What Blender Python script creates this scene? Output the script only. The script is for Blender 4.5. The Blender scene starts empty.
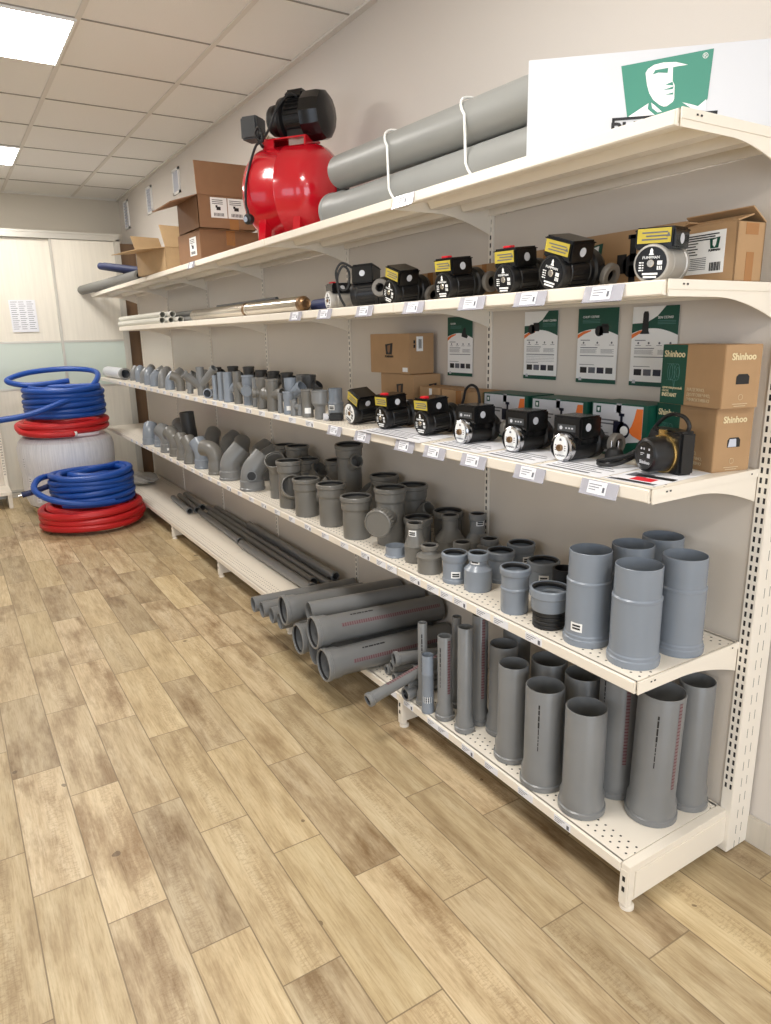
import bpy, bmesh, math, random
from mathutils import Vector, Matrix, Euler
random.seed(7)
SC = bpy.context.scene
COL = SC.collection
PI = math.pi
V = Vector

# ------------------------------------------------------------------ materials
def new_mat(name):
    m = bpy.data.materials.new(name); m.use_nodes = True
    nt = m.node_tree
    return m, nt, nt.nodes['Principled BSDF']

def mat(name, col, rough=.5, metal=0., bump=0., bscale=80., var=0., vscale=6., spec=.5, trans=0., coat=0.):
    m, nt, b = new_mat(name)
    b.inputs['Base Color'].default_value = (*col, 1)
    b.inputs['Roughness'].default_value = rough
    b.inputs['Metallic'].default_value = metal
    b.inputs['Specular IOR Level'].default_value = spec
    b.inputs['Coat Weight'].default_value = coat
    if trans:
        b.inputs['Transmission Weight'].default_value = trans
    if var or bump:
        tc = nt.nodes.new('ShaderNodeTexCoord')
    if var:
        n = nt.nodes.new('ShaderNodeTexNoise'); n.inputs['Scale'].default_value = vscale; n.inputs['Detail'].default_value = 5
        nt.links.new(tc.outputs['Object'], n.inputs['Vector'])
        r = nt.nodes.new('ShaderNodeMapRange')
        r.inputs['From Min'].default_value = .3; r.inputs['From Max'].default_value = .7
        r.inputs['To Min'].default_value = 1 - var; r.inputs['To Max'].default_value = 1 + var
        nt.links.new(n.outputs['Fac'], r.inputs['Value'])
        h = nt.nodes.new('ShaderNodeMix'); h.data_type = 'RGBA'; h.blend_type = 'MULTIPLY'; h.inputs[0].default_value = 1
        h.inputs[6].default_value = (*col, 1)
        nt.links.new(r.outputs[0], h.inputs[7])
        nt.links.new(h.outputs[2], b.inputs['Base Color'])
    if bump:
        n2 = nt.nodes.new('ShaderNodeTexNoise'); n2.inputs['Scale'].default_value = bscale; n2.inputs['Detail'].default_value = 4
        nt.links.new(tc.outputs['Object'], n2.inputs['Vector'])
        bp = nt.nodes.new('ShaderNodeBump'); bp.inputs['Strength'].default_value = bump; bp.inputs['Distance'].default_value = .003
        nt.links.new(n2.outputs['Fac'], bp.inputs['Height']); nt.links.new(bp.outputs[0], b.inputs['Normal'])
    return m

def srgb(r, g, b):
    f = lambda c: (c/255/12.92) if c/255 <= .04045 else ((c/255+.055)/1.055)**2.4
    return (f(r), f(g), f(b))

class NT:
    """tiny helper to write shader maths"""
    def __init__(s, nt): s.nt = nt
    def m(s, op, a, b=None, c=None):
        n = s.nt.nodes.new('ShaderNodeMath'); n.operation = op
        for i, x in enumerate((a, b, c)):
            if x is None: continue
            if isinstance(x, (int, float)): n.inputs[i].default_value = x
            else: s.nt.links.new(x, n.inputs[i])
        return n.outputs[0]
    def mix(s, f, a, b, mode='MIX'):
        n = s.nt.nodes.new('ShaderNodeMix'); n.data_type = 'RGBA'; n.blend_type = mode
        for i, x in ((0, f), (6, a), (7, b)):
            if isinstance(x, (int, float)): n.inputs[i].default_value = x
            elif isinstance(x, tuple): n.inputs[i].default_value = (*x, 1)
            else: s.nt.links.new(x, n.inputs[i])
        return n.outputs[2]
    def xyz(s, v):
        n = s.nt.nodes.new('ShaderNodeSeparateXYZ'); s.nt.links.new(v, n.inputs[0]); return n.outputs
    def vec(s, x, y, z):
        n = s.nt.nodes.new('ShaderNodeCombineXYZ')
        for i, a in enumerate((x, y, z)):
            if isinstance(a, (int, float)): n.inputs[i].default_value = a
            else: s.nt.links.new(a, n.inputs[i])
        return n.outputs[0]
    def noise(s, v, scale, detail=4, rough=.5):
        n = s.nt.nodes.new('ShaderNodeTexNoise'); n.inputs['Scale'].default_value = scale
        n.inputs['Detail'].default_value = detail; n.inputs['Roughness'].default_value = rough
        s.nt.links.new(v, n.inputs['Vector']); return n.outputs['Fac']
    def obj(s):
        n = s.nt.nodes.new('ShaderNodeTexCoord'); return n.outputs['Object']
    def ramp(s, f, stops):
        n = s.nt.nodes.new('ShaderNodeValToRGB'); e = n.color_ramp.elements
        while len(e) < len(stops): e.new(.5)
        for x, (p, c) in zip(e, stops): x.position = p; x.color = (*c, 1)
        s.nt.links.new(f, n.inputs[0]); return n.outputs[0]

def floor_mat():
    m, nt, b = new_mat('wood_look_tile'); k = NT(nt)
    x, y, z = k.xyz(k.obj())
    W, L = .1492, .6
    rx = k.m('DIVIDE', k.m('ADD', x, 1.257), W)
    row = k.m('FLOOR', rx); fx = k.m('FRACT', rx)
    ry = k.m('DIVIDE', k.m('ADD', k.m('ADD', y, -.858), k.m('MULTIPLY', row, .2)), L)
    ty = k.m('FLOOR', ry); fy = k.m('FRACT', ry)
    wn = nt.nodes.new('ShaderNodeTexWhiteNoise'); wn.noise_dimensions = '2D'
    nt.links.new(k.vec(row, ty, 0), wn.inputs['Vector'])
    rnd = wn.outputs['Value']; rc = k.xyz(wn.outputs['Color'])
    off = k.m('MULTIPLY', rnd, 37.)
    gv = k.vec(k.m('MULTIPLY', k.m('ADD', x, off), 1.), k.m('MULTIPLY', k.m('ADD', y, k.m('MULTIPLY', rc[1], 19.)), .12), off)
    g1 = k.noise(gv, 26, 8, .62)                                   # long grain
    g2 = k.noise(k.vec(k.m('ADD', x, off), k.m('MULTIPLY', y, .26), rc[1]), 10, 7, .68)   # blotches
    g3 = k.noise(k.vec(k.m('ADD', x, off), k.m('MULTIPLY', y, 2.6), off), 64, 5, .7)     # cross saw marks
    base = k.ramp(g1, [(.25, srgb(173, 151, 116)), (.5, srgb(199, 179, 144)), (.75, srgb(214, 198, 166))])
    blot = k.ramp(g2, [(.34, srgb(150, 122, 82)), (.54, (1, 1, 1)), (.8, (1, 1, 1))])
    amt = k.m('MULTIPLY', k.m('ADD', .22, k.m('MULTIPLY', rc[2], .6)), 1.)
    c = k.mix(amt, base, k.mix(1., base, blot, 'MULTIPLY'))
    g4 = k.noise(k.vec(k.m('MULTIPLY', k.m('ADD', x, off), 3.2), k.m('MULTIPLY', y, .16), off), 60, 4, .7)
    fine = k.ramp(g4, [(.34, srgb(182, 158, 126)), (.54, (1, 1, 1)), (.8, (1, 1, 1))])
    c = k.mix(.36, c, k.mix(1., c, fine, 'MULTIPLY'))
    # saw marks run in a band along each board
    band = k.m('MULTIPLY', k.m('LESS_THAN', k.m('ABSOLUTE', k.m('ADD', k.m('ADD', fx, k.m('MULTIPLY', g2, .35)), k.m('SUBTRACT', -.45, k.m('MULTIPLY', rc[0], .45)))), .17),
               k.m('MULTIPLY', k.m('GREATER_THAN', rc[1], .35), k.m('LESS_THAN', g3, .47)))
    c = k.mix(k.m('MULTIPLY', band, .24), c, srgb(122, 92, 62))
    tint = k.m('ADD', .78, k.m('MULTIPLY', rnd, .34))
    c = k.mix(1., c, k.vec(tint, tint, k.m('MULTIPLY', tint, k.m('ADD', .94, k.m('MULTIPLY', rc[2], .08)))), 'MULTIPLY')
    knot = k.m('LESS_THAN', k.noise(k.vec(k.m('ADD', x, off), k.m('MULTIPLY', y, .8), off), 16, 1, .3), .20)
    c = k.mix(k.m('MULTIPLY', knot, .6), c, srgb(70, 48, 30))
    ex = k.m('MULTIPLY', k.m('MINIMUM', fx, k.m('SUBTRACT', 1., fx)), W)
    ey = k.m('MULTIPLY', k.m('MINIMUM', fy, k.m('SUBTRACT', 1., fy)), L)
    gr = k.m('LESS_THAN', k.m('MINIMUM', ex, ey), .0018)
    c = k.mix(k.m('MULTIPLY', gr, .9), c, srgb(128, 110, 84))
    nt.links.new(c, b.inputs['Base Color'])
    b.inputs['Roughness'].default_value = .42
    b.inputs['Specular IOR Level'].default_value = .35
    bp = nt.nodes.new('ShaderNodeBump'); bp.inputs['Strength'].default_value = .25; bp.inputs['Distance'].default_value = .002
    nt.links.new(k.m('SUBTRACT', k.m('MULTIPLY', g1, .5), gr), bp.inputs['Height']); nt.links.new(bp.outputs[0], b.inputs['Normal'])
    return m

def ceiling_mat():
    m, nt, b = new_mat('ceiling_tile'); k = NT(nt)
    x, y, z = k.xyz(k.obj())
    n = k.noise(k.obj(), 260, 3, .6)
    fx = k.m('FRACT', k.m('DIVIDE', k.m('ADD', x, 60.535), .6)); fy = k.m('FRACT', k.m('DIVIDE', k.m('ADD', y, 57.335), .6))
    c = k.ramp(n, [(.3, srgb(234, 232, 228)), (.7, srgb(247, 246, 243))])
    nt.links.new(c, b.inputs['Base Color']); b.inputs['Roughness'].default_value = .9
    bp = nt.nodes.new('ShaderNodeBump'); bp.inputs['Strength'].default_value = .15; bp.inputs['Distance'].default_value = .002
    nt.links.new(n, bp.inputs['Height']); nt.links.new(bp.outputs[0], b.inputs['Normal'])
    return m

def shelf_mat():
    """cream powder coat with two rows of punched holes near front and rear (top side only)"""
    m, nt, b = new_mat('cream_punched_steel'); k = NT(nt)
    x, y, z = k.xyz(k.obj())
    g = nt.nodes.new('ShaderNodeNewGeometry'); nz = k.xyz(g.outputs['Normal'])[2]
    def rows(x0, n):
        u = k.m('DIVIDE', k.m('SUBTRACT', x, x0), .02); ru = k.m('FLOOR', u)
        fu = k.m('SUBTRACT', k.m('FRACT', u), .5)
        vv = k.m('ADD', k.m('DIVIDE', y, .025), k.m('MULTIPLY', ru, .5))
        fv = k.m('SUBTRACT', k.m('FRACT', vv), .5)
        d = k.m('SQRT', k.m('ADD', k.m('POWER', k.m('MULTIPLY', fu, .02), 2.), k.m('POWER', k.m('MULTIPLY', fv, .025), 2.)))
        ins = k.m('MULTIPLY', k.m('GREATER_THAN', ru, -.5), k.m('LESS_THAN', ru, n - .5))
        return k.m('MULTIPLY', ins, k.m('LESS_THAN', d, .0032))
    h = k.m('MULTIPLY', k.m('MAXIMUM', rows(.022, 3), rows(.335, 2)), k.m('GREATER_THAN', nz, .9))
    c = k.mix(h, srgb(236, 228, 214), srgb(45, 40, 36))
    nt.links.new(c, b.inputs['Base Color']); b.inputs['Roughness'].default_value = .38
    return m

def upright_mat(name='cream_slotted_steel', off=.007, hw=.003):
    m, nt, b = new_mat(name); k = NT(nt)
    x, y, z = k.xyz(k.obj())
    g = nt.nodes.new('ShaderNodeNewGeometry'); n = k.xyz(g.outputs['Normal'])
    fz = k.m('FRACT', k.m('DIVIDE', z, .025))
    sl = k.m('MULTIPLY', k.m('LESS_THAN', fz, .58), k.m('LESS_THAN', k.m('ABSOLUTE', k.m('SUBTRACT', k.m('ABSOLUTE', y), off)), hw))
    sl = k.m('MULTIPLY', sl, k.m('MULTIPLY', k.m('LESS_THAN', n[0], -.9), k.m('GREATER_THAN', z, .19)))
    fs = k.m('FRACT', k.m('DIVIDE', z, .05))
    s2 = k.m('MULTIPLY', k.m('LESS_THAN', fs, .55), k.m('LESS_THAN', k.m('ABSOLUTE', k.m('SUBTRACT', k.m('ABSOLUTE', k.m('SUBTRACT', x, .047)), .012)), .0011))
    s2 = k.m('MULTIPLY', s2, k.m('LESS_THAN', n[1], -.9))
    c = k.mix(k.m('MAXIMUM', sl, s2), srgb(238, 231, 219), srgb(34, 31, 30))
    nt.links.new(c, b.inputs['Base Color']); b.inputs['Roughness'].default_value = .4
    return m

def wood_mat(name, col, amt=.12, sc=3., axis=2):
    m, nt, b = new_mat(name); k = NT(nt)
    x, y, z = k.xyz(k.obj())
    v = k.vec(k.m('MULTIPLY', x, 14.), k.m('MULTIPLY', y, 14.), k.m('MULTIPLY', z, .8))
    n = k.noise(v, sc, 6, .6)
    c = k.ramp(n, [(.3, tuple(a*(1-amt) for a in col)), (.7, tuple(min(1, a*(1+amt)) for a in col))])
    nt.links.new(c, b.inputs['Base Color']); b.inputs['Roughness'].default_value = .5
    return m

def ruler_mat():
    m, nt, b = new_mat('red_ruler_print'); k = NT(nt)
    x, y, z = k.xyz(k.obj())
    f = k.m('FRACT', k.m('DIVIDE', z, .01))
    c = k.mix(k.m('LESS_THAN', f, .28), srgb(122, 104, 106), srgb(92, 28, 40))
    nt.links.new(c, b.inputs['Base Color']); b.inputs['Roughness'].default_value = .4
    return m

def emis(name, col, s):
    m, nt, b = new_mat(name)
    b.inputs['Base Color'].default_value = (*col, 1)
    b.inputs['Emission Color'].default_value = (*col, 1); b.inputs['Emission Strength'].default_value = s
    return m

def film_mat():
    m, nt, b = new_mat('white_stretch_film'); k = NT(nt)
    x, y, z = k.xyz(k.obj())
    ang = k.m('ARCTAN2', y, x)
    n = k.noise(k.vec(k.m('MULTIPLY', ang, 9.), 0., k.m('MULTIPLY', z, 1.4)), 3.2, 6, .6)
    c = k.ramp(n, [(.3, srgb(212, 214, 221)), (.6, srgb(230, 231, 236)), (.8, srgb(242, 242, 245))])
    nt.links.new(c, b.inputs['Base Color']); b.inputs['Roughness'].default_value = .28
    bp = nt.nodes.new('ShaderNodeBump'); bp.inputs['Strength'].default_value = .6; bp.inputs['Distance'].default_value = .01
    nt.links.new(n, bp.inputs['Height']); nt.links.new(bp.outputs[0], b.inputs['Normal'])
    return m

M = dict(
 floor=floor_mat(), ceil=ceiling_mat(), shelf=shelf_mat(), upright=upright_mat(), upright1=upright_mat('cream_single_slot_steel', 0., .0035),
 cream=mat('cream_steel', srgb(238, 230, 216), .38),
 panel=mat('cream_back_panel', srgb(214, 205, 193), .3, var=.02, vscale=2),
 wall=mat('warm_white_paint', srgb(214, 207, 199), .85, bump=.12, bscale=220),
 wallfar=mat('beige_paint', srgb(208, 200, 186), .85, bump=.1, bscale=220),
 grid=mat('ceiling_grid', srgb(222, 218, 211), .6), joint=mat('ceiling_joint', srgb(150, 145, 137), .7),
 base_tile=wood_mat('skirting_tile', srgb(206, 198, 184), .08),
 pvc=mat('grey_pipe_plastic', srgb(122, 123, 123), .3, var=.04, vscale=9),
 pvcs=mat('silver_grey_pipe_plastic', srgb(142, 143, 140), .42, var=.03, vscale=6),
 pvcb=mat('blue_grey_plastic', srgb(130, 138, 148), .26, var=.03, vscale=7),
 pvcw=mat('warm_grey_plastic', srgb(112, 110, 105), .33, var=.04, vscale=9),
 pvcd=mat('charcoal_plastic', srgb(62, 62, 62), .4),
 rubber=mat('black_rubber', srgb(22, 22, 23), .55),
 black=mat('black_cast_iron', srgb(21, 21, 22), .34, bump=.1, bscale=300),
 blackgloss=mat('black_plastic', srgb(16, 16, 17), .22),
 dgrey=mat('dark_grey_plastic', srgb(62, 64, 66), .4),
 silver=mat('cast_aluminium', srgb(176, 172, 165), .38, .35, bump=.1, bscale=300),
 chrome=mat('chrome_ring', srgb(200, 200, 202), .18, 1.),
 steel=mat('stainless_steel', srgb(205, 198, 186), .22, 1.),
 brass=mat('brass', srgb(136, 108, 78), .34, .9),
 gold=mat('gold_clip', srgb(212, 178, 112), .25, .9),
 portgrey=mat('port_grey', srgb(120, 116, 110), .5, .2),
 yellow=mat('yellow_label', srgb(190, 170, 62), .45),
 white=mat('white_print', srgb(238, 238, 236), .5),
 signw=mat('sign_white', srgb(208, 209, 213), .5),
 paper=mat('white_paper', srgb(232, 233, 238), .6),
 ink=mat('grey_ink', srgb(96, 98, 106), .6),
 inkb=mat('black_ink', srgb(26, 26, 28), .5),
 lightink=mat('pale_ink', srgb(206, 186, 152), .6),
 creamink=mat('cream_ink', srgb(226, 210, 170), .6),
 tealink=mat('teal_ink', srgb(84, 128, 122), .6),
 red=mat('red_enamel', srgb(196, 16, 34), .2, coat=.6),
 redbtn=mat('red_button', srgb(220, 30, 46), .4),
 orange=mat('orange_print', srgb(226, 116, 48), .5),
 green=mat('dark_green_print', srgb(10, 74, 58), .45),
 emblem=mat('emblem_green', srgb(64, 136, 116), .5),
 boxgrey=mat('pale_grey_print', srgb(196, 197, 202), .45),
 navyprint=mat('navy_print', srgb(26, 28, 48), .4),
 card=mat('brown_cardboard', srgb(172, 138, 100), .75, var=.05, vscale=14),
 cardd=mat('dark_brown_cardboard', srgb(138, 102, 72), .75, var=.05, vscale=14),
 cardl=mat('light_cardboard', srgb(192, 162, 122), .75, var=.05, vscale=14),
 tape=mat('brown_tape', srgb(160, 112, 66), .2),
 hblue=mat('blue_hose_rubber', srgb(22, 74, 158), .42, bump=.15, bscale=400),
 hred=mat('red_hose_rubber', srgb(192, 30, 34), .42, bump=.15, bscale=400),
 navy=mat('navy_foam', srgb(28, 40, 84), .6),
 film=film_mat(),
 clear=mat('clear_plastic', srgb(228, 228, 238), .15, trans=.55),
 bag=mat('thin_plastic_bag', srgb(214, 212, 206), .25, trans=.35, bump=.6, bscale=30),
 strap=mat('white_strap', srgb(236, 236, 232), .5),
 closet=wood_mat('bleached_wood_laminate', srgb(232, 226, 212), .05),
 glassp=mat('pale_green_glass', srgb(206, 217, 207), .15),
 alu=mat('aluminium_track', srgb(206, 202, 192), .35, .5),
 brown=wood_mat('walnut_board', srgb(112, 86, 62), .1),
 greytube=mat('grey_foam_tube', srgb(120, 120, 116), .6),
 whitetube=mat('white_plastic_tube', srgb(206, 204, 194), .4),
 bluegrey=mat('pale_blue_grey_plastic', srgb(196, 200, 212), .5),
 lamp=emis('led_diffuser', (1.0, .965, .915), 27.),
 ruler=ruler_mat(),
)

# ------------------------------------------------------------------ mesh builder
class MB:
    def __init__(s): s.v = []; s.f = []; s.mi = []; s.cur = 0
    def add(s, vs, fs, T=None):
        o = len(s.v)
        s.v += [tuple(T @ V(p)) if T is not None else tuple(p) for p in vs]
        s.f += [tuple(i + o for i in f) for f in fs]; s.mi += [s.cur] * len(fs)
        return s
    def box(s, x0, y0, z0, x1, y1, z1, b=0., T=None):
        if b <= 0:
            vs = [(x, y, z) for z in (z0, z1) for y in (y0, y1) for x in (x0, x1)]
            return s.add(vs, [(0, 2, 3, 1), (4, 5, 7, 6), (0, 1, 5, 4), (2, 6, 7, 3), (0, 4, 6, 2), (1, 3, 7, 5)], T)
        bm = bmesh.new(); bmesh.ops.create_cube(bm, size=1)
        for v in bm.verts: v.co = V(((x0+x1)/2 + v.co.x*(x1-x0), (y0+y1)/2 + v.co.y*(y1-y0), (z0+z1)/2 + v.co.z*(z1-z0)))
        bmesh.ops.bevel(bm, geom=bm.edges[:], offset=b, segments=2, affect='EDGES')
        bm.verts.index_update()
        s.add([v.co.copy() for v in bm.verts], [tuple(v.index for v in f.verts) for f in bm.faces], T); bm.free(); return s
    def prism(s, poly, z0, z1, T=None):
        n = len(poly)
        vs = [(p[0], p[1], z0) for p in poly] + [(p[0], p[1], z1) for p in poly]
        fs = [tuple(range(n-1, -1, -1)), tuple(range(n, 2*n))] + [(i, (i+1) % n, n+(i+1) % n, n+i) for i in range(n)]
        return s.add(vs, fs, T)
    def rings(s, rings, closed=False, cap0=False, cap1=False, T=None):
        n = len(rings[0]); vs = [p for r in rings for p in r]; fs = []
        m = len(rings)
        for i in range(m if closed else m-1):
            a, b = i*n, ((i+1) % m)*n
            fs += [(a+j, a+(j+1) % n, b+(j+1) % n, b+j) for j in range(n)]
        if cap0: fs.append(tuple(range(n-1, -1, -1)))
        if cap1: fs.append(tuple((m-1)*n + j for j in range(n)))
        return s.add(vs, fs, T)
    def lathe(s, prof, seg=32, T=None, closed=False, cap0=False, cap1=False):
        rs = [[(r*math.cos(2*PI*j/seg), r*math.sin(2*PI*j/seg), z) for j in range(seg)] for r, z in prof]
        return s.rings(rs, closed, cap0, cap1, T)
    def sweep(s, path, rad, seg=14, T=None, wall=0., loop=False, caps=True):
        path = [V(p) for p in path]; n = len(path)
        rad = list(rad) if hasattr(rad, '__len__') else [rad]*n
        tang = []
        for i in range(n):
            a = path[(i-1) % n] if (loop or i > 0) else path[i]; b = path[(i+1) % n] if (loop or i < n-1) else path[i]
            d = b - a
            tang.append(d.normalized() if d.length > 1e-9 else V((0, 0, 1)))
        u = tang[0].orthogonal().normalized(); fr = []
        for i in range(n):
            if i:
                q = tang[i-1].rotation_difference(tang[i]); u = (q @ u)
            u = (u - tang[i]*u.dot(tang[i])).normalized(); fr.append((u.copy(), tang[i].cross(u)))
        def rg(i, r): return [tuple(path[i] + r*(math.cos(2*PI*j/seg)*fr[i][0] + math.sin(2*PI*j/seg)*fr[i][1])) for j in range(seg)]
        out = [rg(i, rad[i]) for i in range(n)]
        if wall:
            inn = [rg(i, rad[i]-wall) for i in range(n-1, -1, -1)]
            return s.rings(out + inn, True, T=T)
        return s.rings(out, loop, caps and not loop, caps and not loop, T)
    def patch(s, r, z0, z1, a0, a1, n=6, T=None):
        vs = []; fs = []
        for i in range(n+1):
            a = a0 + (a1-a0)*i/n; vs += [(r*math.cos(a), r*math.sin(a), z0), (r*math.cos(a), r*math.sin(a), z1)]
        fs = [(2*i, 2*i+2, 2*i+3, 2*i+1) for i in range(n)]
        return s.add(vs, fs, T)
    def text(s, txt, size, T=None, align='LEFT', ext=.0004, bold=0.):
        cu = bpy.data.curves.new('lettering', 'FONT'); cu.body = txt; cu.size = size; cu.align_x = align; cu.extrude = ext
        cu.offset = bold; cu.resolution_u = 3
        o = bpy.data.objects.new('lettering', cu); COL.objects.link(o)
        dg = bpy.context.evaluated_depsgraph_get(); me = bpy.data.meshes.new_from_object(o.evaluated_get(dg))
        s.add([v.co.copy() for v in me.vertices], [tuple(p.vertices) for p in me.polygons], T)
        bpy.data.objects.remove(o); bpy.data.curves.remove(cu); bpy.data.meshes.remove(me); return s
    def mesh(s, name, mats, sharp=28):
        me = bpy.data.meshes.new(name); me.from_pydata(s.v, [], s.f)
        for m_ in (mats if isinstance(mats, (list, tuple)) else [mats]): me.materials.append(M[m_] if isinstance(m_, str) else m_)
        me.polygons.foreach_set('material_index', s.mi)
        me.polygons.foreach_set('use_smooth', [True]*len(me.polygons))
        bm = bmesh.new(); bm.from_mesh(me); bmesh.ops.recalc_face_normals(bm, faces=bm.faces); bm.to_mesh(me); bm.free()
        me.set_sharp_from_angle(angle=math.radians(sharp)); me.update()
        return me

def obj(name, mb, mats, parent=None, loc=None, rot=None, label=None, sharp=28):
    o = bpy.data.objects.new(name, mb.mesh(name, mats, sharp)); COL.objects.link(o)
    if parent: o.parent = parent
    if loc: o.location = loc
    if rot: o.rotation_euler = rot
    if label: o['label'] = label
    return o

def thing(name, label, cat, loc=(0, 0, 0), rotz=0., group=None, rot=None):
    o = bpy.data.objects.new(name, None); COL.objects.link(o); o.empty_display_size = .05
    o.location = loc; o.rotation_euler = rot if rot else (0, 0, rotz)
    o['label'] = label; o['category'] = cat
    if group: o['group'] = group
    return o

def tag(o, label, cat, group=None):
    o['label'] = label; o['category'] = cat
    if group: o['group'] = group
    return o

def struct(name, mb, mats, loc=None, sharp=40):
    o = obj(name, mb, mats, None, loc, sharp=sharp); o['kind'] = 'structure'; return o

def axis_T(origin, d, up=V((0, 0, 1))):
    """local +Z runs along d"""
    d = V(d).normalized(); return Matrix.Translation(V(origin)) @ d.to_track_quat('Z', 'Y').to_matrix().to_4x4()

def frame_T(o, ex, ey):
    ex = V(ex).normalized(); ey = V(ey).normalized(); ez = ex.cross(ey)
    m_ = Matrix((ex, ey, ez)).transposed().to_4x4(); m_.translation = V(o); return m_

# ------------------------------------------------------------------ key measures (metres)
Z1, Z2, Z3, Z4, Z5 = 1.827, 1.517, 1.084, .627, .135      # shelf tops
D = .397                                                    # front of the uprights
PITCH = 1.012; YEND = 6*PITCH; WX = .50; YB = 6.86; CH = 2.769; CY = 6.36
XL, YN = -4.4, -4.2

# ------------------------------------------------------------------ the room
struct('floor', MB().box(XL-.1, YN-.1, -.1, WX+.1, YB+.1, 0), 'floor')
struct('ceiling', MB().box(XL-.1, YN-.1, CH, WX+.1, YB+.1, CH+.1), 'ceil')
struct('wall_right', MB().box(WX, YN-.1, 0, WX+.1, YB+.1, CH), 'wall')
struct('wall_back', MB().box(XL-.1, YB, 0, WX, YB+.1, CH), 'wallfar')
# left wall and near wall with window openings
wl = MB(); wl.box(XL-.1, YN, 0, XL, YB, .85); wl.box(XL-.1, YN, 2.3, XL, YB, CH)
for a, b_ in ((YN, -1.6), (.6, 2.0), (4.2, YB)): wl.box(XL-.1, a, .85, XL, b_, 2.3)
struct('wall_left', wl, 'wall')
wn_ = MB(); wn_.box(XL, YN-.1, 0, WX, YN, .3); wn_.box(XL, YN-.1, 2.45, WX, YN, CH)
for a, b_ in ((XL, -3.4), (-.2, WX)): wn_.box(a, YN-.1, .3, b_, YN, 2.45)
struct('wall_near', wn_, 'wall')
bb = MB(); bb.box(WX-.012, YN, 0, WX, -.02, .085, .002)
struct('baseboard_right', bb, 'base_tile')
gm = MB()
x = -.535
gx = []
while x > XL: gx.append(x); x -= .6
gx = [.065] + gx
for x in gx: gm.box(x-.012, YN, CH-.006, x+.012, YB, CH-.0005)
y = 2.665
ys = []
while y > YN: y -= .6
y += .6
while y < YB: ys.append(y); y += .6
gm.box(WX-.03, YN, CH-.012, WX, YB, CH-.0005); gm.box(XL, YB-.03, CH-.012, WX, YB, CH-.0005)
struct('trim_1', gm, 'grid')
gm = MB()
for y in ys: gm.box(XL, y-.0045, CH-.0040, WX, y+.0045, CH-.0005)
struct('trim_2', gm, 'joint')

def ceiling_panel(x0, y0, label):
    t = thing('ceiling_light', label, 'ceiling light', (x0+.3, y0+.3, CH-.002), 0, 'ceiling lights')
    f = MB()
    for a in ((-.297, -.297, .297, -.285), (-.297, .285, .297, .297), (-.297, -.285, -.285, .285), (.285, -.285, .297, .285)):
        f.box(a[0], a[1], -.012, a[2], a[3], -.002)
    obj('light_frame', f, 'white', t)
    obj('diffuser', MB().add([(-.285, -.285, -.009), (.285, -.285, -.009), (.285, .285, -.009), (-.285, .285, -.009)], [(0, 3, 2, 1)]), 'lamp', t)
ceiling_panel(-1.135, 2.665, 'bright square ceiling light panel, the nearer and larger one overhead')
ceiling_panel(-1.135, 5.065, 'bright square ceiling light panel farther back, towards the wardrobe wall')
for yy, nm in ((.265, 'first'), (-2.135, 'second')):
    ceiling_panel(-1.135, yy, f'square ceiling light panel above the aisle, {nm} one behind the nearest visible lamp')
# daylight through the windows
def daylight(name, loc, rot, sx, sy, e, c):
    l = bpy.data.lights.new(name, 'AREA'); l.shape = 'RECTANGLE'; l.size = sx; l.size_y = sy; l.energy = e; l.color = c
    o = bpy.data.objects.new(name, l); COL.objects.link(o); o.location = loc; o.rotation_euler = rot
daylight('daylight_shop_window', (-1.8, YN-.12, 1.38), (PI/2, 0, 0), 3.2, 2.1, 95, (.82, .90, 1.))
daylight('daylight_side_window', (XL-.12, -.5, 1.58), (0, -PI/2, 0), 1.4, 2.1, 24, (.78, .87, 1.))
daylight('daylight_far_side_window', (XL-.12, 3.1, 1.58), (0, -PI/2, 0), 1.4, 2.1, 9, (.84, .91, 1.))
w = bpy.data.worlds.new('daylight'); SC.world = w; w.use_nodes = True
w.node_tree.nodes['Background'].inputs[0].default_value = (.75, .85, 1, 1); w.node_tree.nodes['Background'].inputs[1].default_value = .15

# framed slatted panels on the wall by the ceiling
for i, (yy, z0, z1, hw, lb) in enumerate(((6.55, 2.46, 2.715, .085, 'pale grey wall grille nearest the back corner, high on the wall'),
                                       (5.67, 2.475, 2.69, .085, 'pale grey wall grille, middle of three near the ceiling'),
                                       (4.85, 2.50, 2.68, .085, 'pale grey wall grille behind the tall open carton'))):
    t = thing('wall_panel', lb, 'wall grille', (WX, yy, z0), 0, 'grilles on the wall')
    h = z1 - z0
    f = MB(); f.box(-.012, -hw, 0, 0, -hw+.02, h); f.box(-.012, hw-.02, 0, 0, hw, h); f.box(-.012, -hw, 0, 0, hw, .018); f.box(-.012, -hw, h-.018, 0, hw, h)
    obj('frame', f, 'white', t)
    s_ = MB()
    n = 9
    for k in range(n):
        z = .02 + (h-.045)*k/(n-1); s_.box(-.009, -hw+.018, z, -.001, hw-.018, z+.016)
    obj('slat_panel', s_, 'bluegrey', t)

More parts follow.
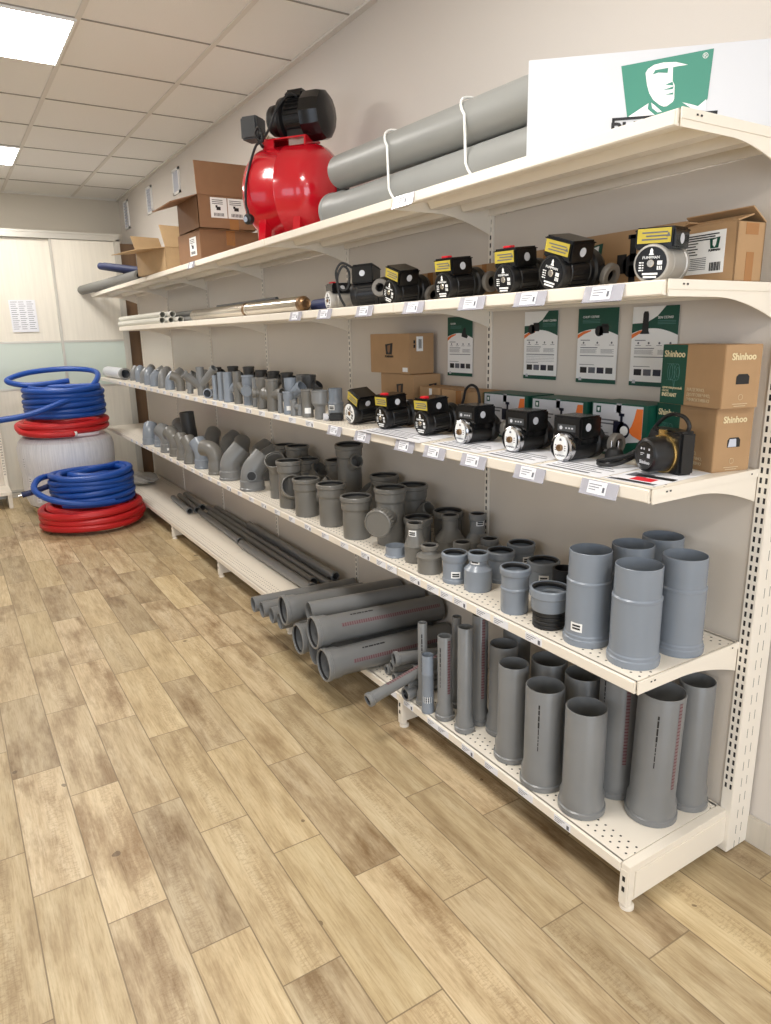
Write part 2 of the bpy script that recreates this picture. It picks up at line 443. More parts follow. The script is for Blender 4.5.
# ------------------------------------------------------------------ sliding wardrobe at the back
t = thing('wardrobe', 'built-in sliding wardrobe with pale wood doors and frosted glass bands', 'wardrobe', (-.8, CY, 0))
cx = lambda a: a + .8
b = MB(); b.box(-1.6, .02, 0, cx(.345), YB-CY, 2.36)
b.box(cx(.345), .0, 0, WX-.003+.8, .03, 2.36)
c_ = MB(); c_.box(-1.6, .06, .05, cx(.34), YB-CY-.005, 2.37)
obj('carcass', c_, 'closet', t)
f = MB(); f.box(cx(.352), .005, 0, cx(WX-.002), YB-CY-.005, 2.30)
obj('filler_board', f, 'brown', t, label='brown board between wardrobe and wall')
f = MB(); f.box(-1.6, -.03, 2.315, cx(.352), .06, 2.375); f.box(-1.6, -.035, 2.36, cx(.352), .06, 2.378); f.box(cx(.318), -.03, 0, cx(.352), .06, 2.33); f.box(-1.6, -.03, 0, cx(.352), .06, .04)
obj('frame', f, 'alu', t)
for (x0, x1, yo) in ((-1.05, -.235, .012), (-.262, .318, -.014), (-1.85, -1.03, -.014)):
    dr = MB(); dr.box(cx(x0)+.012, yo, 1.42, cx(x1)-.012, yo+.012, 2.312); dr.box(cx(x0)+.012, yo, .06, cx(x1)-.012, yo+.012, .985)
    d0 = obj('sliding_door', dr, 'closet', t)
    g = MB(); g.box(cx(x0)+.012, yo, 1.0, cx(x1)-.012, yo+.012, 1.405)
    obj('glass_band', g, 'glassp', d0, label='pale green frosted glass band')
    r = MB(); r.box(cx(x0)+.01, yo-.004, 1.402, cx(x1)-.01, yo+.014, 1.42); r.box(cx(x0)+.01, yo-.004, .985, cx(x1)-.01, yo+.014, 1.002)
    for xx in (x0, x1-.02): r.box(cx(xx), yo-.008, .045, cx(xx)+.02, yo+.018, 2.314)
    r.box(cx(x0), yo-.004, .045, cx(x1), yo+.014, .065)
    obj('door_frame', r, 'alu', d0)
o = MB(); o.box(-.108, -.0008, -.14, .108, .0008, .14)
t = tag(obj('paper_sheet', o, 'paper', None, (-.545, CY+.0035, 1.642), (0, -.015, 0)), 'printed paper list taped to the pale wardrobe door', 'paper')
k = MB()
for r in range(14):
    for c in range(3): k.box(-.095+.066*c, -.0012, .12-.018*r, -.04+.066*c-(.012 if (r+c) % 3 else 0), -.0009, .124-.018*r)
obj('printing', k, 'ink', t)

# partial shelving by the wardrobe, on the left edge
t = thing('wall_shelving', 'cream slotted shelving end standing at the left edge before the wardrobe', 'shelving', (-.885, 6.16, 0))
obj('upright', MB().box(-.03, 0, 0, .0, .09, 2.05), 'cream', t)
s_ = MB()
for k in range(60): s_.box(-.022, -.001, .25+.025*k, -.018, .001, .264+.025*k); s_.box(-.012, -.001, .25+.025*k, -.008, .001, .264+.025*k)
obj('slot_pattern', s_, 'inkb', t)
obj('back_panel', MB().box(-.9, .05, .1, -.03, .07, 2.0), 'panel', t)
obj('base_shelf', MB().box(-.9, -.32, .12, -.0, .05, .15, .003), 'cream', t)
lg = MB(); lg.box(-.035, -.3, 0, -.003, .0, .12, .003)
obj('base_leg', lg, 'cream', t)

# ------------------------------------------------------------------ the gondola
G = thing('wall_shelving', 'long cream steel wall shelving with five tiers of plumbing stock', 'shelving', (0, 0, 0))
for i in range(7):
    y = i*PITCH + (.0 if i else .0)
    u = MB(); h_ = .016 if i == 0 else .0115; u.box(0, -h_, .004, .094, h_, 1.822, .0015)
    obj('upright', u, 'upright' if i == 0 else 'upright1', G, (D, y-(.0215 if i == 0 else 0), 0))
for i in range(6):
    p = MB(); y0 = i*PITCH+(.0125 if i else -.0055); y1 = (i+1)*PITCH-.0125
    p.box(D+.006, y0, .10, D+.016, y1, 1.80)
    obj('back_panel', p, 'panel', G)
for i in range(7):
    y = i*PITCH
    b = MB(); b.box(.012, -.012, .024, D+.005, .012, .118, .002); b.box(-.001, -.014, .013, .02, .014, .12, .003)
    b.lathe([(.0, 0), (.018, 0), (.018, .008), (.010, .012), (.010, .034), (0, .034)], 16, Matrix.Translation((.018, 0, 0)))
    lg = obj('base_leg', b, 'cream', G, (0, y-(.010 if i == 0 else 0), 0))
    h = MB()
    for z in (.055, .085): h.box(-.0018, -.004, z, -.0008, .004, z+.014)
    obj('slot_pattern', h, 'inkb', lg)
    if i == 0:
        e = MB(); e.box(.025, -.0165, .035, D, -.012, .112, .001); e.box(.0, -.0145, .112, D, .0105, .1335, .001)
        obj('end_plate', e, 'cream', lg)

def bracket_poly(level):
    low = .082 if level != 1 else .088
    top = [(0.004, -.003), (D, -.003)]
    pts = [(D, -low)]
    for k in range(11):
        s = 1 - k/10; x = .17 + (D-.17)*s
        pts.append((x, -.033 - (low-.033)*(s**1.7)))
    pts.append((.006, -.033))
    return top + pts
def shelf(level, z, i):
    y0, y1 = i*PITCH, (i+1)*PITCH
    m = MB(); L = y1-y0-.003
    m.box(.004, 0, -.003, D, L, 0)                      # deck
    m.prism([(0, -.001), (.004, 0), (.008, 0), (.008, -.004), (.004, -.026), (.016, -.028), (.016, -.031), (.0, -.031), (-.002, -.029), (-.002, -.004)], 0, L,
            Matrix(((1, 0, 0, 0), (0, 0, 1, 0), (0, 1, 0, 0), (0, 0, 0, 1))))   # rolled front lip
    m.box(D-.012, 0, -.028, D-.006, L, 0)
    so = obj('shelf', m, 'shelf', G, (0, y0+.0015, z))
    r = MB()
    for x0 in (.125, .255):
        r.prism([(x0, -.003), (x0+.012, -.024), (x0+.05, -.024), (x0+.062, -.003)], .012, L-.012, Matrix(((1, 0, 0, 0), (0, 0, 1, 0), (0, 1, 0, 0), (0, 0, 0, 1))))
    obj('stiffener', r, 'cream', so)
    st = MB(); st.box(-.0035, .004, -.028, -.0015, L-.004, -.003)
    obj('label_rail', st, 'cream', so)
for lv, z, n in ((1, Z1, 6), (2, Z2, 5), (3, Z3, 6), (4, Z4, 6), (5, Z5, 6)):
    for i in range(n): shelf(lv, z, i)
    if lv < 5:
        for i in range(n+1):
            bp = MB(); R_ = Matrix(((1, 0, 0, 0), (0, 0, 1, 0), (0, 1, 0, 0), (0, 0, 0, 1)))
            if i == 0 or i == n:
                sgn = -1 if i == 0 else 1
                bp.prism(bracket_poly(lv), -.0015, .0015, R_)
                bp.box(.003, min(0, sgn*.004), -.019, D, max(0, sgn*.004), .0005)
                for xx in (.045, .36): bp.box(xx, min(sgn*.004, sgn*.005), -.011, xx+.008, max(sgn*.004, sgn*.005), -.007)
                yb = -.003 if i == 0 else n*PITCH+.003
            else:
                bp.prism(bracket_poly(lv), -.0015, .0015, R_); yb = i*PITCH
            bo = obj('bracket', bp, 'cream', G, (0, yb, z))
            if i == 0:
                q = MB()
                for xx in (.045, .058, .365): q.box(xx, -.0056, -.0105, xx+.005, -.0046, -.007)
                obj('slot_pattern', q, 'inkb', bo)

# price tags and strip labels
def price_tag(y, z, label, w=.11, pw=.055, drop=.034):
    t = thing('shelf_price_tag', label, 'price tag', (-.0045, y, z-.004), 0, 'price tags in clear holders')
    rt = (0, .28, 0)
    h = MB(); h.box(-.0008, -w/2, -drop, 0, w/2, .002); h.box(-.004, -w/2, -drop-.001, 0, w/2, -drop+.001)
    obj('holder', h, 'clear', t, rot=rt)
    p = MB(); p.box(-.0016, -pw/2+.005, -drop+.004, -.001, pw/2+.005, -.0005)
    po = obj('paper', p, 'paper', t, rot=rt)
    k = MB()
    for q, wd in enumerate((.036, .03, .02)): k.box(-.002, .028-wd, -.009-.006*q, -.0017, .028, -.0075-.006*q)
    k.box(-.002, -.018, -.024, -.0017, -.012, -.012)
    obj('printing', k, 'ink', t, rot=rt)
ORD = ['first', 'second', 'third', 'fourth', 'fifth', 'sixth', 'seventh', 'eighth', 'ninth', 'tenth', 'eleventh', 'twelfth', 'thirteenth', 'fourteenth', 'fifteenth', 'sixteenth', 'seventeenth', 'eighteenth', 'nineteenth', 'twentieth'] + ['twenty-' + s for s in ('first', 'second', 'third', 'fourth', 'fifth', 'sixth', 'seventh', 'eighth', 'ninth')] + ['thirtieth'] + ['thirty-' + s for s in ('first', 'second', 'third')]
for y, s in ((.936, 'clear price tag on the top shelf edge under the strapped grey pipes'), (3.043, 'clear price tag on the top shelf edge under the stacked cartons')):
    price_tag(y, Z1, s)
for y, s in ((.151, 'under the silver pump'), (.379, 'under the large tilted black pump'), (.605, 'under the red-button pump'), (.887, 'under the pump by the perforated upright'),
             (1.182, 'under the pump with the slanted yellow label'), (1.478, 'under the pump with the cable loop'), (1.733, 'under the steel tube end')):
    price_tag(y, Z2, f'clear price tag on the second shelf edge {s}')
for y, s in ((.132, 'under the black pump with gold ring'), (.362, 'under the pump before the green packages'), (.59, 'under the middle white-faced pump'), (.779, 'under the farthest white-faced pump'),
             (.946, 'under the leaflet end'), (1.219, 'under the red-button pump with yellow label'), (1.433, 'under the tilted white-disc pump')):
    price_tag(y, Z3, f'clear price tag on the middle shelf edge {s}')
def strip_label(y, z, w, label, mark):
    t = thing('shelf_label', label, 'shelf label', (-.0036, y, z), 0, 'paper labels along the shelf edges')
    p = MB(); p.box(-.0009, -w/2, -.027, 0, w/2, -.004)
    obj('paper', p, 'paper', t)
    k = MB()
    for q, wd in enumerate((.6, .45, .3)): k.box(-.0013, w*.45-wd*w, -.011-.0055*q, -.001, w*.45, -.0095-.0055*q)
    if mark: k.box(-.0013, -w*.42, -.024, -.001, -w*.28, -.012)
    obj('printing', k, 'ink', t)
lab4 = [.331, .464, .542, .653, .723, .797, .899, 1.045, 1.118] + [1.23+.165*k for k in range(24)]
for i, y in enumerate(lab4): strip_label(y, Z4, .062, f'small white paper label on the fitting shelf edge, {ORD[i]} from the near end', i % 3 == 0)
for i, y in enumerate([1.66+.17*k for k in range(22)]): strip_label(y, Z3, .07, f'small white paper label on the middle shelf edge, {ORD[i]} beyond the clear price tags', i % 4 == 0)
for i, y in enumerate([.197, .342, .493, .608, .74, .8, .95, 1.059]): strip_label(y, Z5, .06, f'small white paper label on the bottom shelf edge, {ORD[i]} from the near end', i % 3 == 0)

# ------------------------------------------------------------------ pipes and fittings
def pipe_profile(r, h, rs, hs, w=.003, foot=True):
    """closed profile of a hollow pipe standing on its socket"""
    return [(rs, 0), (rs+.0028, .003), (rs+.0028, .017), (rs-.0012, .0195), (rs-.0012, hs), (r, hs+.016), (r, h-.002), (r-.001, h), (r-w, h), (r-w, hs+.014), (rs-w-.001, hs-.004), (rs-w-.001, 0)]

def prints(t, r, h, hs, ruler=None, text=None, T=None):
    if ruler is not None:
        m = MB().patch(r+.0006, hs+.06, h-.01, ruler-.011/r*.5, ruler+.011/r*.5, 4, T)
        obj('ruler_strip', m, 'ruler', t, label='red measuring scale printed along the pipe')
    if text is not None:
        m = MB(); z = h*.88; rng = random.Random(int(r*1e5+h*1e4))
        for k in range(9):
            d = .006 + rng.random()*.014; wd = .0042 if k < 4 else .0024
            m.patch(r+.0006, z-d, z, text-wd/r*.5, text+wd/r*.5, 2, T); z -= d+.003
            if z < hs+.08: break
        obj('printing', m, 'inkb', t)

def standing_pipe(label, x, y, z, r, h, rs=None, hs=.055, m='pvc', ruler=None, text=None, tilt=(0, 0), name='drain_pipe', group=None, cat='pipe'):
    rs = rs or r+.0065
    t = thing(name, label, cat, (x, y, z), 0, group, (tilt[0], tilt[1], 0))
    obj('pipe_body', MB().lathe(pipe_profile(r, h, rs, hs), 40, closed=True), m, t)
    prints(t, r, h, hs, ruler, text)
    return t
CAMAZ = lambda x, y: math.atan2(-.952-y, -1.261-x)
def face_az(x, y, off): return CAMAZ(x, y) + off          # off > 0 turns towards the picture's right

GP = 'short grey pipes standing on the bottom shelf'
def az(x, y, d): return math.atan2(-.952-y, -1.261-x) + math.radians(d)
for lb, x, y, r, h, ru, tx, tl in (
 ('plain grey pipe standing at the front of the bottom shelf beside the large ruler-marked one', .076, .204, .055, .309, None, None, (0, 0)),
 ('grey pipe with black lettering, second from the near end in the front row', .067, .349, .055, .311, None, -15, (0, 0)),
 ('unmarked grey pipe, third from the near end in the front row, bottom shelf', .078, .494, .0455, .316, None, None, (0, 0)),
 ('grey lettered pipe standing just behind the third pipe of the bottom front row', .150, .620, .0455, .313, None, 6, (0, 0)),
 ('tall grey pipe with dark red scale, wedged behind the frontmost plain pipe', .218, .212, .055, .40, 25, -45, (0, 0)),
 ('largest leaning grey pipe with red scale and lettering, right of the front plain pipe', .215, .084, .0595, .372, 52, -3, (.02, .0)),
 ('plain grey pipe tucked at the back by the near end upright, bottom shelf', .338, .060, .047, .372, None, None, (0, 0)),
 ('slim tall plain grey pipe, nearest of the slim pipes on the bottom shelf', .049, .692, .0245, .37, None, None, (0, 0)),
 ('slim grey pipe with a reddish scale up its side, second of the slim pipes', .041, .791, .0245, .304, 35, -38, (0, 0)),
 ('slim tall grey pipe with black lettering behind the short collared stub', .034, .912, .0165, .31, None, -8, (0, 0)),
 ('slim dark-standing grey pipe with reddish scale, behind the tall plain slim pipe', .121, .704, .0265, .392, 25, None, (0, 0)),
 ('grey pipe with only its dark mouth and lettering visible, behind the lettered front pipe', .195, .462, .055, .311, None, -10, (0, 0)),
 ('grey pipe half hidden in the gap between second and frontmost front-row pipes', .212, .338, .055, .311, None, None, (0, 0)),
 ('slim grey pipe peeking out farthest behind the slim tall plain pipe', .122, .832, .0165, .34, None, None, (0, 0)),
 ('tall grey pipe cut off by the shelf above, behind the lettered third-row pipe', .250, .668, .0455, .40, None, None, (0, 0)),
):
    hs = .05 if r > .03 else .04
    standing_pipe(lb, x, y, Z5, r, h, None, hs, 'pvc', None if ru is None else az(x, y, ru), None if tx is None else az(x, y, tx), tl, 'drain_pipe', GP)

def collar_stub(label, x, y, z, r, h, m, sticker=None, name='pipe_sleeve', group=None):
    """sleeve with a foot ring and a ridge two thirds up"""
    t = thing(name, label, 'pipe sleeve', (x, y, z), 0, group)
    pr = [(r*1.09, 0), (r*1.11, .005), (r*1.11, .017), (r*1.06, .02), (r*1.06, .027), (r*1.02, .031), (r*1.02, h*.66), (r*1.035, h*.665), (r*1.035, h*.685), (r*.975, h*.70), (r*.97, h-.001), (r*.95, h), (r*.93, h), (r*.93, h*.69), (r*.98, h*.65), (r*.98, .03), (r*1.03, 0)]
    obj('sleeve_body', MB().lathe(pr, 44, closed=True), m, t)
    if sticker is not None:
        a = az(x, y, sticker)
        s = obj('sticker', MB().patch(r*1.026, .04, .064, a-.016/r, a+.016/r, 4), 'white', t)
        q = MB()
        for k in range(2): q.patch(r*1.03, .046+k*.008, .051+k*.008, a-.011/r, a+.011/r, 3)
        obj('printing', q, 'inkb', s)
    return t
GS = 'large blue-grey sleeves on the fitting shelf'
for lb, x, y, r, h, st in (
 ('tall blue-grey sleeve with a white sticker near its foot, farthest of the front row', .086, .228, .0555, .25, -28),
 ('tall blue-grey sleeve standing nearest the front corner of the fitting shelf', .091, .082, .0575, .249, None),
 ('tall blue-grey sleeve beside the near end upright, behind the corner one', .236, .060, .0555, .251, None),
 ('blue-grey sleeve showing only its rim between the two front sleeves', .212, .198, .0555, .25, None),
 ('blue-grey sleeve rearmost against the back panel, just its rim showing', .336, .20, .0555, .25, None)):
    collar_stub(lb, x, y, Z4, r, h, 'pvcb', st, 'pipe_sleeve', GS)
collar_stub('short blue-grey collared stub with sticker between the slim pipes, bottom shelf', .016, .856, Z5, .0205, .216, 'pvcb', -5, 'pipe_sleeve')

# horizontal pipes: origin at the socket mouth, axis local +Z
def lying_pipe(label, p0, p1, r, socket=True, ruler=None, text=None, m='pvc', name='drain_pipe', group=None, hs=None):
    p0 = V(p0); p1 = V(p1); L = (p1-p0).length
    hs = hs or (.055 if r > .03 else .035)
    rot = (p1-p0).to_track_quat('Z', 'Y').to_euler()
    t = thing(name, label, 'pipe', p0, 0, group, rot)
    if socket:
        rs = r*1.13
        b = MB().lathe(pipe_profile(r, L, rs, hs), 36, closed=True)
        obj('pipe_body', b, m, t)
        obj('seal_ring', MB().lathe([(rs-.004, .006), (rs-.004, .014), (r-.001, .014), (r-.001, .006)], 36, closed=True), 'rubber', t)
    else:
        obj('pipe_body', MB().lathe([(r, .001), (r, L), (r-.003, L), (r-.003, 0), (r-.001, 0)], 36, closed=True), m, t)
    for a, nm, mt in ((ruler, 'ruler_strip', 'ruler'), (text, 'printing', 'inkb')):
        if a is None: continue
        # angle a (degrees) measured from straight up towards the viewer's side, about the pipe axis
        q = rot.to_quaternion(); up = q.inverted() @ V((0, 0, 1)); a0 = math.atan2(up.y, up.x) + math.radians(a)
        if nm == 'ruler_strip': obj(nm, MB().patch(r+.0006, hs+.05, L-.02, a0-.007/r, a0+.007/r, 4), mt, t, label='red measuring scale printed along the pipe')
        else:
            s = MB(); z = hs+.10
            for k in range(6):
                d = .008+.006*(k % 3); s.patch(r+.0006, z, z+d, a0-.003/r, a0+.003/r, 2); z += d+.003
            obj(nm, s, mt, t)
    return t
GB = 'grey pipes jutting out over the floor'
zb = Z5
for lb, a, b, r, so, ru, tx in (
 ('lowest big socketed grey pipe jutting toward the aisle, red scale on its flank', (-.185, 1.262, zb+.0635), (.385, 1.235, zb+.056), .055, True, 75, 30),
 ('big socketed grey pipe with a bold red scale lying on top of the pile', (-.185, 1.345, .302), (.385, 1.30, .292), .055, True, 58, 18),
 ('big socketed grey pipe low in the pile, its mouth behind the two red-scaled ones', (-.165, 1.535, zb+.0635), (.385, 1.50, zb+.056), .055, True, None, None),
 ('socketed grey pipe lying topmost on the far side of the pile', (-.171, 1.662, .285), (.385, 1.605, .278), .055, True, 78, None),
 ('plain-ended grey pipe resting between the two topmost socketed pipes', (-.130, 1.487, .327), (.385, 1.43, .320), .042, False, None, None),
 ('small plain grey pipe farthest from the viewer in the jutting pile', (-.152, 2.066, .1745), (.385, 2.03, .1735), .0375, False, None, None),
 ('small plain grey pipe, second farthest in the jutting pile', (-.143, 1.980, .1745), (.385, 1.945, .1735), .0375, False, None, None),
 ('small plain grey pipe, third farthest in the jutting pile', (-.132, 1.89, .1745), (.375, 1.862, .1735), .0375, False, None, None),
 ('small plain grey pipe, fourth farthest, under the topmost far socketed pipe', (-.128, 1.805, .1745), (.375, 1.78, .1735), .0375, False, None, None),
 ('small grey pipe deep in shade beneath the far topmost socketed pipe', (-.10, 1.70, .166), (.375, 1.69, .164), .0305, False, None, None),
 ('dark-mouthed grey pipe wedged low between the two big front sockets', (-.155, 1.405, zb+.0505), (.385, 1.375, zb+.050), .0495, False, None, None),
):
    lying_pipe(lb, a, b, r, so, ru, tx, 'pvc', 'drain_pipe', GB)
GSm = 'small grey pipes lying by the shelf joint'
for lb, a, b, r, ru in (
 ('small socketed grey pipe on top of the little heap on the bottom shelf', (.018, 1.078, .243), (.26, 1.02, .235), .0225, None),
 ('small grey pipe with its dark mouth lowest at the left of the little heap', (.040, 1.17, zb+.0195), (.33, 1.13, zb+.018), .0165, None),
 ('small grey pipe just under the topmost one of the little heap', (.028, 1.112, .197), (.30, 1.07, .193), .0165, None),
 ('small grey pipe in the middle of the little heap showing a short end', (.085, 1.052, .192), (.31, 1.02, .188), .0165, None),
 ('small grey pipe at the bottom middle of the little heap', (.030, 1.098, zb+.0185), (.32, 1.06, zb+.018), .0165, None),
 ('slim grey pipe with red scale sticking out diagonally past the shelf edge', (-.166, .962, .183), (.15, .955, .262), .0205, 0),
 ('small grey pipe mouth above the lowest near one of the little heap', (.000, .972, .192), (.29, .975, .19), .0165, None),
 ('small socketed grey pipe lowest and nearest in the little heap', (-.010, .962, zb+.0235), (.28, .975, zb+.0225), .0205, None),
):
    lying_pipe(lb, a, b, r, True, ru, None, 'pvc', 'drain_pipe', GSm)
GL = 'long dark grey pipes lying along the bottom shelf'
for lb, a, b, r in (
 ('short dark grey pipe nearest the front of the far bottom shelf', (.175, 4.16, zb+.0255), (.205, 4.72, zb+.023), .0205),
 ('short dark grey pipe, middle one of three on the far bottom shelf', (.232, 4.16, zb+.0255), (.270, 4.76, zb+.023), .0205),
 ('short dark grey pipe rearmost of three on the far bottom shelf', (.290, 4.22, zb+.0255), (.325, 4.78, zb+.023), .0205),
 ('long grey pipe nearest the shelf edge with a coupling halfway along', (.200, 3.17, zb+.0255), (.236, 4.1, zb+.023), .0205),
 ('long grey pipe continuing the front one towards the pile', (.188, 2.12, zb+.029), (.190, 3.12, zb+.026), .0255),
 ('long grey pipe second from the shelf edge', (.246, 2.22, zb+.0255), (.277, 4.02, zb+.023), .0205),
 ('long grey pipe third from the shelf edge', (.299, 2.12, zb+.0255), (.325, 4.20, zb+.023), .0205),
 ('long grey pipe lying against the back panel', (.352, 2.22, zb+.0255), (.373, 4.15, zb+.023), .0195),
 ('long grey pipe resting on top of the two rear ones', (.330, 2.125, zb+.067), (.350, 3.40, zb+.064), .0195),
):
    lying_pipe(lb, a, b, r, True, None, None, 'pvc', 'drain_pipe', GL)

# -- tees, wyes, elbows, couplings
def hollow_straight(mb, o, d, r, L, socket=True, w=.003, hs=.05, T=None, seg=30):
    if socket:
        rs = r*1.12
        pr = [(r, 0), (r, L-hs-.012), (rs-.002, L-hs), (rs-.002, L-.019), (rs+.001, L-.016), (rs+.001, L-.003), (rs-.001, L), (rs-w-.001, L), (rs-w-.001, L-hs+.004), (r-w, L-hs-.012), (r-w, 0)]
    else:
        pr = [(r, 0), (r, L), (r-w, L), (r-w, 0)]
    mb.lathe(pr, seg, axis_T(o, d), closed=True); return mb
def dirv(azd, el):
    a = math.radians(azd); e = math.radians(el); return V((math.cos(a)*math.cos(e), math.sin(a)*math.cos(e), math.sin(e)))
def tee(label, x, y, z, r, h, branches, m='pvcw', top=True, foot=False, sticker=None, tilt=(0, 0), group=None, name='pipe_tee'):
    t = thing(name, label, 'pipe fitting', (x, y, z), 0, group, (tilt[0], tilt[1], 0))
    b = MB(); hs = min(.05, h*.28)
    if foot:
        pr = [(r*1.1, 0), (r*1.13, .003), (r*1.13, .012), (r*1.08, .015), (r*1.08, hs*.8), (r, hs), (r, h-hs-.01 if top else h)]
    else:
        pr = [(r*.985, 0), (r, .004), (r, h-hs-.01 if top else h)]
    if top: pr += [(r*1.10, h-hs), (r*1.10, h-.020*min(1, r/.05)), (r*1.18, h-.016*min(1, r/.05)), (r*1.18, h-.003), (r*1.14, h), (r*1.04, h), (r*1.04, h-hs), (r*.94, h-hs-.01), (r*.94, 0)]
    else: pr += [(r*.94, h), (r*.94, 0)]
    b.lathe(pr, 36, closed=True); obj('tee_body', b, m, t)
    if top: obj('seal_ring', MB().lathe([(r*1.04, h-.004), (r*.99, h-.006), (r*.99, h-.012), (r*1.04, h-.012)], 30, closed=True), 'rubber', t)
    for (z0, azd, el, rb, L, cap) in branches:
        d = dirv(azd, el); o = V((0, 0, z0)) + d*(max(0, (r-rb)*.4))
        q = obj('branch', hollow_straight(MB(), o, d, rb, L, True, hs=min(.04, L*.35)), m, t)
        if cap:
            cb = MB(); T = axis_T(o + d*(L-.012), d); n = 52; R = rb*1.26
            rs = []
            for (rr, zz) in ((R, 0), (R, .03), (R*.94, .034), (R*.9, .034), (R*.88, .031), (0.001, .031)):
                rs.append([((rr*(1+(.05 if (j % 2 and rr == R) else 0)))*math.cos(2*PI*j/n), (rr*(1+(.05 if (j % 2 and rr == R) else 0)))*math.sin(2*PI*j/n), zz) for j in range(n)])
            cb.rings(rs, False, True, True, T); obj('screw_cap', cb, m, t, label='round ribbed grey screw cap')
    if sticker is not None:
        a = az(x, y, sticker); zz = h*.12 if h < .12 or sticker < 100 else h*.5
        s = obj('sticker', MB().patch(r*(1.15 if foot else 1.012), .018, .018+min(.024, h*.2), a-.012/r, a+.012/r, 4), 'white', t)
    return t
GT = 'large grey tees on the fitting shelf'
tee('big grey tee with a wide mouth open toward the aisle, farthest front tee', .074, 2.067, Z4, .0535, .225, [(.07, -106, 26, .048, .118, False)], group=GT)
tee('grey tee whose slim branch tilts up behind the next one, second in the front row', .067, 1.872, Z4, .054, .172, [(.035, -34, 48, .027, .155, False)], group=GT)
tee('grey tee with its slim branch hidden at the right, third in the front row', .082, 1.657, Z4, .0545, .182, [(.06, -28, 22, .027, .10, False)], group=GT)
tee('grey tee standing just before the ribbed screw cap, fourth in the front row', .074, 1.429, Z4, .055, .171, [(.055, -30, 15, .027, .10, False)], group=GT)
tee('tall grey inspection tee with a round ribbed screw cap facing the aisle', .142, 1.278, Z4, .0545, .224, [(.112, -146, -2, .042, .10, True)], group=GT)
tee('very tall grey tee with a small dark side mouth close under the middle shelf', .255, 1.80, Z4+.006, .0545, .315, [(.20, -100, 30, .026, .11, False)], 'pvcw', tilt=(.06, -.04), group=GT)
tee('dark-looking tee at the back with its rim under the upper shelf, behind the wide-mouthed tee', .32, 2.66, Z4, .0545, .205, [(.06, -100, 45, .04, .12, False)], group=GT)
tee('grey tee at the back, second from the wide-mouthed one, rim in deep shade', .30, 2.46, Z4, .0545, .225, [(.06, -70, 45, .04, .12, False)], group=GT)
tee('grey tee at the back standing between the first and second front tees', .25, 2.235, Z4, .0545, .19, [(.06, -70, 45, .04, .12, False)], group=GT)
tee('grey tee rearmost behind the third front tee, almost hidden', .33, 2.06, Z4, .0545, .20, [(.06, -70, 45, .04, .12, False)], group=GT)
tee('grey tee at the back between the very tall tee and the capped tee', .315, 1.60, Z4, .0545, .20, [(.05, 160, 45, .04, .12, False)], group=GT)
tee('grey tee at the back just right of the capped tee', .30, 1.36, Z4, .0545, .20, [(.06, -80, 30, .027, .10, False)], group=GT)

def elbow(label, x, y, z, r, azd, ang=45, h1=.07, R=.07, l2=.05, m='pvcw', foot=True, inlet=None, group=None, sock_end=False, sticker=False, tiltz=0):
    t = thing('pipe_elbow', label, 'pipe fitting', (x, y, z), math.radians(azd), group)
    pts = []; rad = []
    if foot:
        for zz, k in ((0, 1.1), (.004, 1.14), (.012, 1.14), (.015, 1.08), (h1*.75, 1.08), (h1*.85, 1.0)): pts.append((0, 0, zz)); rad.append(r*k)
    else:
        for zz in (0, h1*.5): pts.append((0, 0, zz)); rad.append(r)
    n = 8
    for k in range(n+1):
        a = math.radians(ang)*k/n; pts.append((R*(1-math.cos(a)), 0, h1+R*math.sin(a))); rad.append(r)
    a = math.radians(ang); e = V(pts[-1]); d = V((math.sin(a), 0, math.cos(a)))
    for s_, k in (((.35, 1.0), (.55, 1.08), (.8, 1.08), (.83, 1.13), (1., 1.13)) if sock_end else ((.5, 1.), (1., 1.))):
        pts.append(tuple(e + d*l2*s_)); rad.append(r*k)
    obj('elbow_body', MB().sweep(pts, rad, 28, wall=.004), m, t)
    if inlet:
        ia, iz = inlet; dd = dirv(ia-azd, 8)
        obj('side_inlet', hollow_straight(MB(), V((0, 0, iz)) + dd*r*.6, dd, r*.43, r*.95, False), m, t)
    if inlet: obj('inlet_shade_disc', MB().lathe([(0, r*1.40), (r*.43-.003, r*1.40), (r*.43-.003, r*1.41), (0, r*1.41)], 24, axis_T((0, 0, iz), dd)), 'rubber', t, label='dark disc for the shade inside the side inlet')  # dark disc stands in for the shade inside an open bore
    if sticker:
        s = az(x, y, 8) - math.radians(azd); obj('sticker', MB().patch(r*1.09, .018, .036, s-.35, s+.35, 4), 'white', t)
    return t
GE = 'grey elbows on the far end of the fitting shelf'
for a in (
 ('blue-grey bend at the very far end of the elbow row', .048, 4.62, .054, 60, 45, .06, .07, .04, 'pvcb'),
 ('blue-grey bend second from the far end, turned to the back', .09, 4.44, .052, 35, 45, .06, .07, .04, 'pvcb'),
 ('dull grey bend with a small white sticker near its foot', .055, 4.13, .052, 115, 60, .075, .07, .05, 'pvc'),
 ('warm grey bend with a capped collar, third along the elbow row', .056, 3.92, .048, 100, 67, .07, .07, .05, 'pvcw'),
 ('slim warm grey bend half covered by the next, fourth along the row', .052, 3.735, .046, 100, 45, .075, .075, .035, 'pvcw'),
 ('warm grey bend with a bright highlight, fifth along the elbow row', .052, 3.56, .048, 100, 45, .075, .075, .035, 'pvcw'),
 ('blue-grey bend leaning far, right before the olive right-angle bend', .062, 3.345, .053, 105, 45, .07, .08, .05, 'pvcb'),
 ('olive grey right-angle bend with its mouth turned to the far end', .062, 3.095, .048, 120, 88, .085, .065, .035, 'pvcw'),
):
    elbow(a[0], a[1], a[2], Z4, *a[3:], group=GE, sticker=('sticker' in a[0]), sock_end=('collar' in a[0]))
